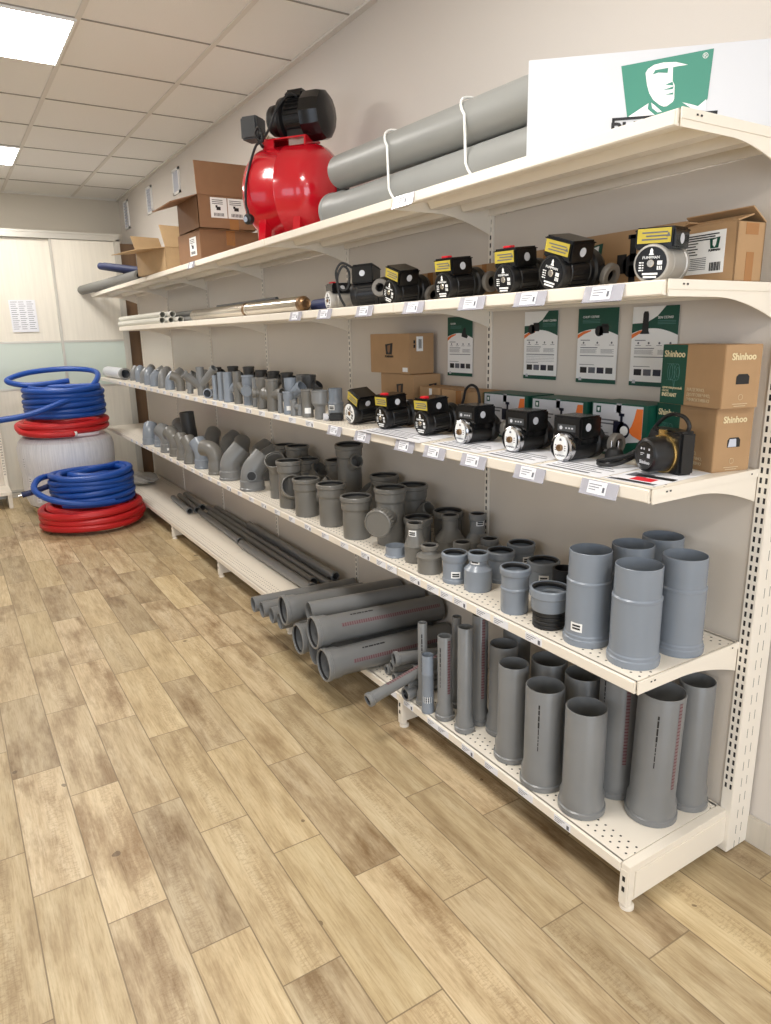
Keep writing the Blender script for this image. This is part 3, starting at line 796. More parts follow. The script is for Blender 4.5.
elbow('big dark grey bend leaning to the back panel, smooth sided', .074, 2.89, Z4, .060, -12, 45, .065, .085, .07, 'pvc', group=GE)
elbow('big dark grey bend with a round side inlet, next to the tees', .070, 2.55, Z4, .060, -5, 45, .065, .085, .07, 'pvc', inlet=(-112, .075), group=GE)
elbow('wide-mouthed grey bend behind the far front tee, mouth toward the viewer', .110, 2.285, Z4, .045, -130, 42, .12, .06, .06, 'pvcw', foot=False, group=GE, sock_end=True)
for k, (x, y, azd, lb) in enumerate((( .24, 4.45, 80, 'shaded bend in the back row behind the blue-grey pair'), (.22, 4.22, 120, 'shaded bend in the back row left of the upright black stub'),
    (.25, 3.75, 60, 'shaded bend in the back row behind the fifth bend'), (.27, 3.50, 30, 'shaded bend in the back row behind the leaning blue-grey bend'),
    (.26, 3.22, 60, 'shaded bend in the back row behind the olive right-angle bend'), (.27, 2.98, 20, 'shaded bend in the back row behind the smooth big bend'), (.22, 2.77, 5, 'shaded bend squeezed between the two big dark bends'))):
    elbow(lb, x, y, Z4, .052, azd, 70, .065, .07, .05, 'pvc', group='bends in the back row of the fitting shelf')
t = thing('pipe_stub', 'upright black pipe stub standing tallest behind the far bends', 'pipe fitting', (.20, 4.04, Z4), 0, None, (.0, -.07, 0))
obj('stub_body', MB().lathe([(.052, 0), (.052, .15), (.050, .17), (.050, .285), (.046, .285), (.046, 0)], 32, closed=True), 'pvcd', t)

# couplings and reducers on the near part of that shelf
def lathe_thing(name, label, x, y, z, parts, cat='pipe fitting', group=None, sticker=None, seg=36):
    t = thing(name, label, cat, (x, y, z), 0, group)
    for nm, pr, m, off in parts:
        obj(nm, MB().lathe(pr, seg, Matrix.Translation((off[0], off[1], 0)), closed=True), m, t)
    if sticker:
        zs, rr, ad, off = sticker; a = az(x, y, ad); T = Matrix.Translation((off[0], off[1], 0))
        s = obj('sticker', MB().patch(rr+.0008, zs, zs+.022, a-.015/rr, a+.015/rr, 4, T), 'white', t)
        q = MB()
        for k in range(2): q.patch(rr+.0012, zs+.004+k*.007, zs+.009+k*.007, a-.011/rr, a+.011/rr, 3, T)
        obj('printing', q, 'inkb', s)
    return t
def cup(r, h, rim=.006, w=.004):        # plain socket coupling with a rolled rim
    return [(r, 0), (r+.002, .004), (r+.002, .012), (r, .015), (r, h-.03), (r+rim*.5, h-.026), (r+rim, h-.02), (r+rim, h-.004), (r+rim-.003, h), (r+rim-.006, h), (r+rim-.006, h-.018), (r-w, h-.028), (r-w, .0)]
def seal(r, h): return [(r+.0005, h-.002), (r-.005, h-.006), (r-.005, h-.014), (r+.0005, h-.016)]
def reducer(r0, h0, r1, h):             # wide foot, shoulder, narrow socket on top
    hm = h0 + (h-h0)*.28
    return [(r0-.001, 0), (r0, .003), (r0, h0), (r1, hm), (r1, h-.026), (r1+.004, h-.022), (r1+.005, h-.016), (r1+.005, h-.003), (r1+.003, h), (r1-.001, h), (r1-.001, h-.018), (r1-.004, h-.026), (r1-.004, hm), (r0-.004, h0-.003), (r0-.004, 0)]
GC = 'couplings and reducers on the fitting shelf'
O0 = (0, 0)
lathe_thing('pipe_ring', 'low blue-grey ring standing before the capped tee', .068, 1.130, Z4, [('ring_body', [(.040, 0), (.041, .004), (.038, .007), (.038, .038), (.035, .038), (.035, 0)], 'pvcb', O0)], group=GC)
lathe_thing('pipe_reducer', 'grey off-centre reducer with sticker beside the low ring', .092, 1.035, Z4, [('reducer_body', [(.0385, 0), (.040, .004), (.040, .055), (.042, .058), (.042, .062), (.039, .066), (.0275, .098), (.0275, .124), (.032, .128), (.032, .142), (.028, .144), (.026, .142), (.026, .10), (.036, .06), (.036, 0)], 'pvcw', O0), ('seal_ring', seal(.0275, .144), 'rubber', O0)], group=GC, sticker=(.098, .028, -25, O0))
lathe_thing('pipe_reducer', 'squat grey reducer with a wide flange and small neck', .066, .911, Z4, [('reducer_body', [(.0425, 0), (.0425, .052), (.046, .054), (.046, .060), (.043, .062), (.029, .068), (.026, .074), (.026, .078), (.031, .082), (.031, .094), (.028, .096), (.025, .096), (.025, .072), (.039, .055), (.039, 0)], 'pvcw', O0), ('seal_ring', seal(.0265, .096), 'rubber', O0)], group=GC)
lathe_thing('pipe_coupling', 'blue-grey coupling with white sticker beside the bottle-shaped reducer', .078, .787, Z4, [('coupling_body', cup(.039, .1, .005), 'pvcb', O0), ('seal_ring', seal(.038, .1), 'rubber', O0)], group=GC, sticker=(.022, .0395, 5, O0))
lathe_thing('pipe_reducer', 'bottle-shaped blue-grey reducer with sticker on its neck', .094, .687, Z4, [('reducer_body', reducer(.0445, .068, .0285, .122), 'pvcb', O0), ('seal_ring', seal(.0285, .122), 'rubber', O0)], group=GC, sticker=(.089, .0285, -22, O0))
lathe_thing('pipe_reducer', 'big grey off-centre reducer with a dark mouth, behind the squat reducer', .265, 1.06, Z4, [('reducer_body', [(.052, 0), (.054, .004), (.054, .045), (.057, .048), (.055, .052), (.030, .085), (.0285, .09), (.0285, .125), (.033, .128), (.033, .14), (.029, .142), (.026, .14), (.026, .09), (.05, .05), (.05, 0)], 'pvcw', O0), ('seal_ring', seal(.0285, .142), 'rubber', O0)], group=GC)
lathe_thing('pipe_reducer', 'grey reducer with sticker standing against the back panel by the perforated strip', .335, .985, Z4, [('reducer_body', reducer(.046, .05, .0275, .15), 'pvc', O0), ('seal_ring', seal(.0275, .15), 'rubber', O0)], group=GC, sticker=(.108, .0275, 22, O0))
lathe_thing('pipe_coupling', 'wide dark-mouthed coupling at the back behind the off-centre reducer', .335, 1.165, Z4, [('coupling_body', cup(.054, .125, .006), 'pvcw', O0), ('seal_ring', seal(.054, .125), 'rubber', O0)], group=GC)
lathe_thing('pipe_coupling', 'wide grey coupling in shade behind the stickered off-centre reducer', .20, 1.175, Z4, [('coupling_body', cup(.05, .118, .006), 'pvcw', O0), ('seal_ring', seal(.05, .118), 'rubber', O0)], group=GC)
lathe_thing('pipe_reducer', 'grey necked reducer mostly hidden behind the stickered coupling', .185, .885, Z4, [('reducer_body', reducer(.046, .06, .0265, .092), 'pvcw', O0), ('seal_ring', seal(.0265, .092), 'rubber', O0)], group=GC)
lathe_thing('pipe_reducer', 'grey necked reducer low at the back, left of the stickered rear coupling', .295, .868, Z4, [('reducer_body', reducer(.046, .06, .0275, .09), 'pvc', O0), ('seal_ring', seal(.0275, .09), 'rubber', O0)], group=GC)
lathe_thing('pipe_coupling', 'blue-grey coupling behind the bottle-shaped reducer', .205, .708, Z4, [('coupling_body', cup(.041, .104, .006), 'pvcb', O0), ('seal_ring', seal(.041, .104), 'rubber', O0)], group=GC)
lathe_thing('pipe_coupling', 'blue-grey stickered coupling rearmost against the back panel', .325, .74, Z4, [('coupling_body', cup(.043, .1, .005), 'pvcb', O0), ('seal_ring', seal(.043, .1), 'rubber', O0)], group=GC, sticker=(.04, .044, 28, O0))
lathe_thing('pipe_coupling', 'blue-grey stickered coupling behind the black-footed adapter', .245, .553, Z4, [('coupling_body', cup(.045, .104, .006), 'pvcb', O0), ('seal_ring', seal(.045, .104), 'rubber', O0)], group=GC, sticker=(.045, .0465, 3, O0))
lathe_thing('pipe_coupling', 'tall two-tier blue-grey coupling left of the black-footed adapter', .066, .485, Z4, [('coupling_body', [(.0395, 0), (.0405, .004), (.0405, .068), (.042, .07), (.042, .074), (.0395, .078), (.040, .112), (.044, .115), (.0455, .118), (.0455, .132), (.043, .136), (.040, .136), (.040, .118), (.036, .11), (.036, 0)], 'pvcb', O0), ('seal_ring', seal(.0405, .136), 'rubber', O0)], group=GC)
lathe_thing('pipe_adapter', 'grey adapter on a ribbed black rubber foot beside the tall sleeves', .072, .352, Z4, [('adapter_body', [(.047, .05), (.050, .056), (.050, .085), (.052, .088), (.055, .091), (.055, .11), (.053, .113), (.049, .113), (.049, .092), (.044, .085), (.044, .05)], 'pvcb', O0), ('rubber_foot', [(.043, 0), (.045, .003), (.045, .010), (.043, .012), (.045, .014), (.045, .021), (.043, .023), (.045, .026), (.045, .033), (.043, .036), (.047, .040), (.047, .052), (.040, .054), (.040, 0)], 'rubber', O0), ('seal_ring', seal(.0495, .113), 'rubber', O0)], group=GC)
lathe_thing('rubber_cuff', 'small black rubber cuff peeking out left of the stickered tall sleeve', .16, .385, Z4, [('cuff_body', [(.030, 0), (.030, .10), (.033, .103), (.033, .14), (.028, .14), (.028, 0)], 'rubber', O0)], group=None)

# small fittings on the far half of the middle shelf
G3 = 'small grey fittings on the middle shelf'
for k, (x, y, lb, azd, m, r) in enumerate((
 (.11, 5.22, 'small bend closest to the white roll on the middle shelf', 30, 'pvc', .031), (.10, 5.00, 'small bend second from the white roll', 60, 'pvcb', .031), (.085, 4.78, 'small bend third from the white roll', 10, 'pvc', .031),
 (.065, 4.55, 'small bend fourth from the white roll', 60, 'pvcb', .031), (.05, 4.33, 'small bend fifth from the white roll', -20, 'pvcb', .031), (.05, 4.10, 'small bend sixth from the white roll', 60, 'pvc', .031),
 (.045, 3.90, 'small bend seventh from the white roll', 20, 'pvcb', .030), (.068, 3.73, 'small warm grey bend last before the tilted stub', 160, 'pvcw', .029), (.17, 3.85, 'small bend tucked behind the warm grey bend', -40, 'pvc', .031))):
    elbow(lb, x, y, Z3, r, azd, 67 if k % 2 else 45, .045, .05, .03, m, foot=(k % 3 != 1), group=G3)
for k, (x, y, azd) in enumerate(((.19, 5.05, 40), (.18, 4.72, -10), (.17, 4.42, 70), (.16, 4.15, 20), (.19, 3.62, 50))):
    elbow('small bend in the second row behind the far bends, ' + ORD[k] + ' from the white roll', x, y, Z3, .031, azd, 60, .05, .05, .03, 'pvc', group=G3)
def small_tee(lb, x, y, r, h, br, m='pvcb', **k): tee(lb, x, y, Z3, r, h, br, m, name='pipe_tee', group=G3, **k)
def small_stub(lb, x, y, r, h, m='pvcb', tilt=(0, 0), z=Z3):
    t = thing('pipe_stub', lb, 'pipe fitting', (x, y, z), 0, G3, (tilt[0], tilt[1], 0))
    obj('stub_body', MB().lathe([(r*1.12, 0), (r*1.15, .003), (r*1.15, .010), (r*1.08, .012), (r*1.08, .036), (r, .043), (r, h), (r-.003, h), (r-.003, 0)], 24, closed=True), m, t)
small_stub('thin stub leaning left of the first wye on the middle shelf', .045, 3.45, .017, .12, 'pvc', (.0, .12))
small_tee('wye with arms to both sides, first of the tall small fittings', .055, 3.25, .024, .168, [(.05, 175, 40, .022, .13, False), (.06, -60, 42, .021, .15, False)], 'pvc', top=False)
lying_pipe('short stub lying at the foot of the first wye', (-.005+.02, 3.02, Z3+.027), (.10, 3.12, Z3+.025), .022, True, None, None, 'pvcb', 'pipe_stub', G3)
small_stub('slim upright blue-grey stub right of the first wye', .018, 2.887, .0135, .135)
small_stub('slightly thicker upright stub, second right of the first wye', .028, 2.815, .0165, .154)
small_tee('blue-grey wye with a bright branch rising to its right', .028, 2.70, .024, .158, [(.05, -55, 42, .018, .115, False)], top=False, foot=True)
small_tee('warm grey wye with a branch pointing down at its right', .034, 2.572, .0225, .165, [(.11, -75, -42, .017, .12, False)], 'pvcw', top=False)
small_tee('grey tee with a flat round cap facing the viewer', .045, 2.455, .0265, .15, [(.075, -118, 0, .022, .05, True)], 'pvcb')
small_stub('slim stub just right of the capped small tee', .036, 2.335, .0145, .143, 'pvc')
small_tee('grey small tee with a short side socket left of the wide-mouthed one', .033, 2.243, .0235, .147, [(.075, 160, 0, .02, .045, False)], 'pvcw', foot=True)
small_tee('grey tee with sticker and a wide dark mouth to the right', .025, 2.10, .0265, .147, [(.075, -62, 5, .025, .06, False), (.075, 118, 5, .025, .05, False)], 'pvcw')
small_stub('thin short stub right of the wide-mouthed tee', .020, 2.002, .0115, .089, 'pvc')
small_tee('short grey coupling with white sticker near its foot', .028, 1.931, .021, .1, [], 'pvcb', foot=True, sticker=10)
small_tee('tiny tee in front of the stickered small couplings', .016, 1.853, .0125, .068, [(.04, -60, 0, .011, .03, False)], 'pvc', foot=True)
small_stub('tiny stub right of the tiny tee', .036, 1.828, .0125, .05, 'pvc')
small_tee('grey coupling with white sticker left of the upside-down reducer', .040, 1.762, .0225, .118, [], 'pvcw', foot=True, sticker=0)
lathe_thing('pipe_reducer', 'grey reducer standing upside down, wide cup on a narrow foot', .049, 1.664, Z3, [('reducer_body', [(.021, 0), (.0225, .003), (.0225, .05), (.024, .053), (.034, .066), (.034, .112), (.036, .114), (.036, .118), (.032, .118), (.032, .067), (.019, .05), (.019, 0)], 'pvc', O0)], group=G3)
lathe_thing('pipe_reducer', 'blue-grey reducer with a white sticker right before the black pumps', .19, 1.79, Z3, [('reducer_body', [(.033, 0), (.034, .003), (.034, .045), (.036, .047), (.034, .052), (.030, .06), (.030, .112), (.027, .112), (.027, .055), (.031, .045), (.031, 0)], 'pvcb', O0)], group=G3, sticker=(.02, .0345, -35, O0))
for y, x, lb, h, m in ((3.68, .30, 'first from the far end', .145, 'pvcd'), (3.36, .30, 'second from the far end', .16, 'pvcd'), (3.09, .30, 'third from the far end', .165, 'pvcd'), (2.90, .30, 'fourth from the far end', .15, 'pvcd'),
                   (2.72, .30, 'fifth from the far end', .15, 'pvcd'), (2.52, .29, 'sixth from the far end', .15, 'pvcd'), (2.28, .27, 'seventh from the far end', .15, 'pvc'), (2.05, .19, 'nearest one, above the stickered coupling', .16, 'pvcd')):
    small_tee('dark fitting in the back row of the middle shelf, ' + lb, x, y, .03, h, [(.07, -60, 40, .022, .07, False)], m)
small_tee('grey tee in the second row above the small stickered coupling', .10, 2.06, .029, .15, [(.07, -65, 30, .026, .08, False)], 'pvcb', top=False)

# white roll at the far end of the middle shelf
t = thing('foil_roll', 'white plastic-wrapped roll lying at the far end of the middle shelf', 'roll', (.075, 5.40, Z3+.050), 0, None, axis_T((0, 0, 0), (-.02, 1, .0)).to_euler())
obj('wrapped_tube', MB().lathe([(.047, .02), (.047, .62), (.044, .66), (.02, .67), (.0, .67), (0, .65), (.040, .65), (.040, .02)], 28, closed=True), 'film', t)
obj('end_cuff', MB().lathe([(.0465, -.03), (.0485, -.028), (.0485, .02), (.0475, .03), (.036, .03), (.036, -.03)], 28, closed=True), 'pvc', t, label='grey cuff at the open end')

# ------------------------------------------------------------------ pumps
def loop_path(pts, n=8):
    """smooth Catmull-Rom path through points"""
    P = [V(p) for p in pts]; out = []
    for i in range(len(P)-1):
        a = P[max(i-1, 0)]; b = P[i]; c = P[i+1]; d = P[min(i+2, len(P)-1)]
        for k in range(n):
            s = k/n; out.append(.5*((2*b) + (c-a)*s + (2*a-5*b+4*c-d)*s*s + (3*b-a-3*c+d)*s**3))
    out.append(P[-1]); return out
FX = lambda x0: Matrix(((0, 0, 1, x0), (0, -1, 0, 0), (1, 0, 0, 0), (0, 0, 0, 1)))    # lathe axis z -> +x
FTX = lambda x, y, z: Matrix(((0, 0, -1, x), (-1, 0, 0, y), (0, 1, 0, z), (0, 0, 0, 1)))  # text lying on a -X face

def pump(label, x, y, z, r=.042, roll=0., yawd=0., tilt=6., body='black', face='black', button=False, yellow=True, ports=True, boxh=.040, cable=None, group=None, box_w=.084, silver=False):
    """motor axis along local +X from the face at x = 0; origin under the face"""
    t = thing('circulation_pump', label, 'pump', (x, y, z), math.radians(yawd), group)
    c = V((0, 0, r+.001))
    Q = Matrix.Translation(c) @ Matrix.Rotation(math.radians(-tilt), 4, 'Y') @ Matrix.Rotation(math.radians(roll), 4, 'X')
    b = MB().lathe([(0, .003), (r*.86, .003), (r*.86, 0), (r*.95, .001), (r, .006), (r, .022), (r*.97, .024), (r*.97, .03), (r, .032), (r, .095), (r*1.06, .097), (r*1.06, .11), (r*.9, .112), (0, .112)], 40, Q @ FX(0))
    for k in range(20):
        a = 2*PI*k/20
        if not silver: b.box(.034, -.0012, r-.002, .094, .0012, r+.0022, 0, Q @ Matrix.Rotation(a, 4, 'X'))
    obj('motor_housing', b, body, t)
    f = MB().lathe([(0, -.0006), (r*.84, -.0006), (r*.84, .003), (0, .003)], 40, Q @ FX(0))
    fm = obj('face_plate', f, {'black': 'blackgloss', 'white': 'white'}[face], t)
    k = MB(); T = Q @ FTX(-.0009, 0, 0)
    k.prism([(-.006, r*.42), (.006, r*.42), (.003, r*.55), (.0035, r*.66), (0, r*.78), (-.0035, r*.66), (-.003, r*.55)], 0, .0003, T)
    k.text('PUMPMAN', r*.2, T @ Matrix.Translation((0, r*.23, 0)), 'CENTER')
    for q in range(4): k.box(-r*.64, r*.02-q*r*.13, 0, -r*.5, r*.08-q*r*.13, .0003, 0, T); k.box(-r*.46, r*.02-q*r*.13, 0, -r*.38, r*.08-q*r*.13, .0003, 0, T)
    k.box(r*.36, -r*.08, 0, r*.62, r*.12, .0003, 0, T)
    for q in range(3): k.box(r*.36+q*r*.1, -r*.34, 0, r*.42+q*r*.1, -r*.14, .0003, 0, T)
    for q in range(2): k.box(-r*(.42-.06*q), -r*(.58+.16*q), 0, r*(.42-.06*q), -r*(.48+.16*q), .0003, 0, T)
    obj('printing', k, 'white' if face == 'black' else 'inkb', fm)
    s = MB().lathe([(0, -.004), (r*.17, -.004), (r*.2, -.0025), (r*.2, 0), (0, 0)], 16, Q @ FX(0)); s.box(-.0045, -r*.02, -r*.14, -.0038, r*.02, r*.14, 0, Q)
    obj('vent_screw', s, 'brass' if face == 'white' else 'steel', t)
    tb = MB(); h0 = r*.72
    tb.box(.008, -box_w/2, h0, .092, box_w/2, h0+boxh+r*.28, .004, Q); tb.box(.006, -box_w/2-.001, h0+boxh+r*.1, .094, box_w/2+.001, h0+boxh+r*.16, .001, Q)
    to = obj('terminal_box', tb, 'blackgloss', t)
    if yellow:
        yl = MB().box(.0045, -box_w*.42, h0+boxh*.36, .0062, box_w*.42, h0+boxh*.36+.030, 0, Q)
        yo = obj('warning_label', yl, 'yellow', to)
        q = MB()
        for j in range(3): q.box(.0040, -box_w*.34, h0+boxh*.36+.006+.007*j, .0046, box_w*(.30-.1*(j % 2)), h0+boxh*.36+.009+.007*j, 0, Q)
        q.prism([(-.005, 0), (.005, 0), (0, .009)], 0, .0003, Q @ FTX(.0041, -box_w*.36, h0+boxh*.36+.012))
        obj('printing', q, 'ink', yo)
    if button:
        obj('switch_button', MB().box(.012, -.016, h0+boxh+r*.28, .034, .012, h0+boxh+r*.28+.006, .002, Q), 'redbtn', to)
    st = MB().lathe([(0, 0), (.011, 0), (.011, .0006), (0, .0006)], 18, Q @ axis_T((.05, -box_w/2, h0+boxh*.62), (0, -1, 0)))
    obj('round_sticker', st, 'boxgrey', to)
    if ports:
        v = MB().lathe([(0, 0), (r*.95, 0), (r*1.18, .008), (r*1.2, .03), (r*1.0, .046), (r*.5, .052), (0, .052)], 32, Q @ FX(.108))
        vo = obj('volute', v, 'black', t)
        for sg in (-1, 1):
            pm = MB(); T = Q @ axis_T((.135, 0, 0), (0, sg, 0))
            pm.lathe([(.021, r*.8), (.019, r*1.25), (.019, r*1.62), (.015, r*1.62), (.015, r*.8)], 24, T, closed=True)
            po = obj('port', pm, 'black', t)
            obj('port_flange', MB().lathe([(.019, r*1.55), (.030, r*1.55), (.031, r*1.6), (.031, r*1.85), (.029, r*1.9), (.016, r*1.9), (.016, r*1.55)], 28, T, closed=True), 'portgrey', po, label='grey threaded port ring')
    if cable: obj('cable', MB().sweep(loop_path(cable), .0045, 8), 'rubber', t)
    return t
GP2 = 'pumps on the second shelf'
pump('silver-bodied pump with black terminal box and yellow label on the second shelf', .088, .108, Z2, .041, 2, 15, 2, 'silver', 'black', False, True, False, .034, None, GP2, .088, True)
pump('large black pump tilted sideways with a slanted yellow label on the second shelf', .085, .405, Z2, .044, 17, 2, 6, group=GP2, box_w=.092)
pump('black pump with a red button, standing beside the large tilted pump on the second shelf', .09, .59, Z2, .041, 1, 4, 6, button=True, group=GP2)
pump('black pump with a red button, left of the perforated strip on the second shelf', .085, .865, Z2, .041, 1, 4, 6, button=True, group=GP2)
pump('black pump with slanted yellow label, fifth along the second shelf', .085, 1.172, Z2, .041, 18, 2, 6, group=GP2)
# the pump turned away, with cable loop, and the grey one beyond it
pump('black pump turned away with a big cable loop and pale rim, second shelf', .10, 1.44, Z2, .046, -8, -52, 3, 'black', 'black', False, False, True, .055, [(.03, .0, .115), (-.01, -.008, .150), (-.04, -.025, .160), (-.058, -.032, .125), (-.045, -.026, .07), (-.02, -.012, .075), (-.014, -.012, .13), (-.034, -.024, .15), (-.052, -.034, .11), (-.048, -.03, .05), (-.03, -.022, .008)], GP2)
pump('grey pump with a white face disc and black top box, farthest on the second shelf', .10, 1.655, Z2, .037, 0, -6, 2, 'silver', 'white', True, False, False, .028, None, GP2, .075, True)
GP3 = 'pumps on the middle shelf'
pump('tipped black pump with white face and yellow label, farthest on the middle shelf', .05, 1.415, Z3, .043, 22, 0, 4, face='white', group=GP3)
pump('red-button black pump beside the tipped white-faced one, middle shelf', .068, 1.215, Z3, .041, 0, 2, 5, button=True, group=GP3)
pump('red-button black pump with an arched cable behind, middle shelf', .083, .985, Z3, .042, 0, 2, 5, button=True, group=GP3, cable=[(.15, -.02, .06), (.16, -.03, .11), (.16, -.045, .15), (.16, -.075, .165), (.16, -.105, .15), (.16, -.115, .10), (.16, -.11, .02)])

def smart_pump(label, x, y, z, r, yawd, group):
    t = thing('circulation_pump', label, 'pump', (x, y, z), math.radians(yawd), group)
    c = r + .001; Q = Matrix.Translation((0, 0, c))
    obj('motor_housing', MB().lathe([(0, .006), (r*.9, .006), (r*.9, .016), (r, .018), (r, .10), (0, .10)], 36, Q @ FX(0)), 'black', t)
    ch = MB().lathe([(r*.86, -.002), (r*.98, .001), (r*1.02, .006), (r*1.02, .016), (r*.9, .018), (r*.86, .01)], 40, Q @ FX(0), closed=True)
    obj('trim_ring', ch, 'chrome', t)
    ov = [(r*.62*math.copysign(abs(math.cos(a))**.7, math.cos(a)), r*.86*math.sin(a)) for a in [2*PI*k/32 for k in range(32)]]
    fo = obj('face_plate', MB().prism(ov, 0, .004, Q @ FTX(.0025, 0, 0)), 'white', t)
    k = MB(); T = Q @ FTX(-.0017, 0, 0)
    k.prism([(-.004, r*.5), (.004, r*.5), (.0025, r*.66), (-.0025, r*.66)], 0, .0003, T); k.text('PUMPMAN', r*.19, T @ Matrix.Translation((0, -r*.62, 0)), 'CENTER')
    for q in range(3):
        k.box(-r*.5, r*(.12-.16*q), 0, -r*.36, r*(.18-.16*q), .0003, 0, T); k.box(r*.36, r*(.12-.16*q), 0, r*.5, r*(.18-.16*q), .0003, 0, T)
    obj('printing', k, 'ink', fo)
    obj('control_knob', MB().lathe([(0, -.008), (r*.22, -.008), (r*.25, -.006), (r*.25, .0), (0, 0)], 20, Q @ FX(-.0015)), 'brass', t)
    b = MB(); b.box(.020, -.047, c+r*.62, .105, .047, c+r*.62+.058, .005); b.box(.022, -.045, c+r*.2, .10, .045, c+r*.7, .004)
    bo = obj('terminal_box', b, 'blackgloss', t)
    p = MB(); p.box(.0192, -.03, c+r*.62+.018, .0202, .03, c+r*.62+.036); obj('display_panel', p, 'dgrey', bo)
    q = MB().lathe([(0, 0), (.005, 0), (.005, .0006), (0, .0006)], 14, FTX(.0190, .018, c+r*.62+.027))
    for j in range(3): q.box(.0186, -.022+j*.010, c+r*.62+.025, .0192, -.017+j*.010, c+r*.62+.029)
    obj('printing', q, 'boxgrey', bo)
    obj('round_sticker', MB().lathe([(0, 0), (.0105, 0), (.0105, .0006), (0, .0006)], 18, axis_T((.05, -.047, c+r*.62+.030), (0, -1, 0))), 'boxgrey', bo)
    v = MB().lathe([(0, 0), (r*.95, 0), (r*1.2, .008), (r*1.22, .03), (r*.9, .046), (0, .048)], 32, Matrix.Translation((0, 0, c+.006)) @ FX(.098))
    obj('volute', v, 'black', t)
    for sg in (-1, 1):
        T = axis_T((.128, 0, c+.006), (0, sg, 0))
        po = obj('port', MB().lathe([(.02, .03), (.018, .05), (.018, .075), (.014, .075), (.014, .03)], 24, T, closed=True), 'black', t)
        obj('port_flange', MB().lathe([(.017, .068), (.027, .068), (.028, .07), (.028, .084), (.026, .087), (.015, .087), (.015, .068)], 28, T, closed=True), 'portgrey', po, label='grey threaded port ring')
    return t
smart_pump('box-topped black pump with white oval face, farthest of three on the middle shelf', .080, .765, Z3, .037, 3, GP3)
smart_pump('box-topped black pump with white oval face, central one of three', .092, .548, Z3, .037, 3, GP3)
smart_pump('box-topped black pump with white oval face, nearest of three', .095, .357, Z3, .037, 3, GP3)

t = thing('circulation_pump', 'black round-nosed pump with a gold clip ring before the stacked brown-green boxes', 'pump', (.125, .118, Z3), math.radians(-14), GP3)
Q = Matrix.Translation((0, 0, .047))
obj('motor_housing', MB().lathe([(0, .004), (.030, .004), (.034, .0), (.039, .003), (.041, .010), (.042, .052), (0, .052)], 44, Q @ FX(0)), 'black', t)
fo = obj('face_plate', MB().lathe([(0, .0025), (.0325, .0025), (.0325, .005), (0, .005)], 36, Q @ FX(0)), 'blackgloss', t)
k = MB(); T = Q @ FTX(.0022, 0, 0)
k.text('Shinhoo', .011, T @ Matrix.Translation((0, -.021, 0)), 'CENTER', bold=.0003)
for a in ((-.016, .012, -.011, .017), (-.006, .012, -.002, .017), (.012, .012, .017, .017), (-.016, .003, -.003, .0045), (-.016, -.001, -.008, .0005), (.008, -.006, .018, .004)): k.box(a[0], a[1], 0, a[2], a[3], .0003, 0, T)
obj('printing', k, 'boxgrey', fo)
obj('clip_ring', MB().lathe([(.0425, .050), (.0465, .050), (.047, .052), (.047, .056), (.0425, .057)], 44, Q @ FX(0), closed=True).box(.046, -.008, .092, .056, .012, .104, .001), 'gold', t)
obj('rear_block', MB().box(.056, -.056, .0, .100, .060, .104, .006), 'black', t)
obj('cable', MB().sweep(loop_path([(.08, -.045, .10), (.08, -.05, .118), (.08, -.03, .136), (.08, .01, .138), (.08, .045, .122), (.075, .066, .095), (.065, .085, .055), (.02, .115, .02), (-.035, .125, .012), (-.045, .10, .01), (-.01, .085, .012), (.04, .09, .025), (.05, .12, .02), (-.02, .145, .012), (-.03, .11, .02), (.03, .08, .035), (.07, .062, .05)], 7), .0048, 10), 'rubber', t)
t = thing('power_plug', 'black pump plug lying among the cable turns by the gold-ringed pump', 'plug', (.20, .268, Z3), .5)
obj('plug_body', MB().lathe([(0, 0), (.022, 0), (.024, .004), (.024, .022), (.018, .034), (.006, .04), (0, .04)], 24), 'rubber', t)
for s_ in (-1, 1): obj('pin', MB().lathe([(0, .038), (.0024, .038), (.0024, .056), (0, .058)], 10, Matrix.Translation((.0, .009*s_, 0))), 'chrome', t)
t = thing('pump_connector', 'small black connector with a white clip lying before the stickered reducer', 'connector', (.075, 1.575, Z3), -.6)
obj('connector_body', MB().box(-.03, -.022, 0, .03, .022, .03, .006), 'rubber', t)
obj('cable_gland', MB().lathe([(0, 0), (.013, 0), (.015, .004), (.015, .02), (.009, .022), (.009, .012), (0, .012)], 18, axis_T((-.03, -.004, .015), (-1, -.2, 0))), 'boxgrey', t)

# leaflets on the middle shelf
def leaflet(label, pts, m='paper', marks=(), z=Z3+.0006):
    t = thing('leaflet', label, 'leaflet', (pts[0][0], pts[0][1], z), 0, 'leaflets under the pumps')
    P = [(p[0]-pts[0][0], p[1]-pts[0][1]) for p in pts]
    obj('sheet', MB().prism(P, 0, .0006), m, t)
    k = MB(); e0 = V((*P[1], 0)); e1 = V((*P[-1], 0))
    for (a, b, c, d) in (marks or ((.08, .75, .1, .16), (.08, .85, .24, .27), (.08, .7, .34, .37), (.08, .9, .44, .47), (.08, .8, .56, .59))):
        q = [e0*u + e1*v for u, v in ((a, c), (b, c), (b, d), (a, d))]; k.prism([(p.x, p.y) for p in q], .0007, .0009)
    obj('printing', k, 'ink', t)
    return t
leaflet('white leaflet hanging slightly over the shelf edge under the yellow-labelled pumps', [(-.012, 1.25), (-.012, .86), (.16, .90), (.17, 1.27)], 'paper')
leaflet('white leaflet lying before the farthest white-faced pump', [(.012, .83), (.012, .60), (.19, .62), (.18, .84)])
leaflet('white leaflet lying before the middle white-faced pump', [(.012, .585), (.012, .38), (.20, .40), (.19, .59)])
leaflet('white leaflet spread before the green package and nearest white-faced pump', [(.012, .36), (.012, .15), (.20, .17), (.19, .37)])
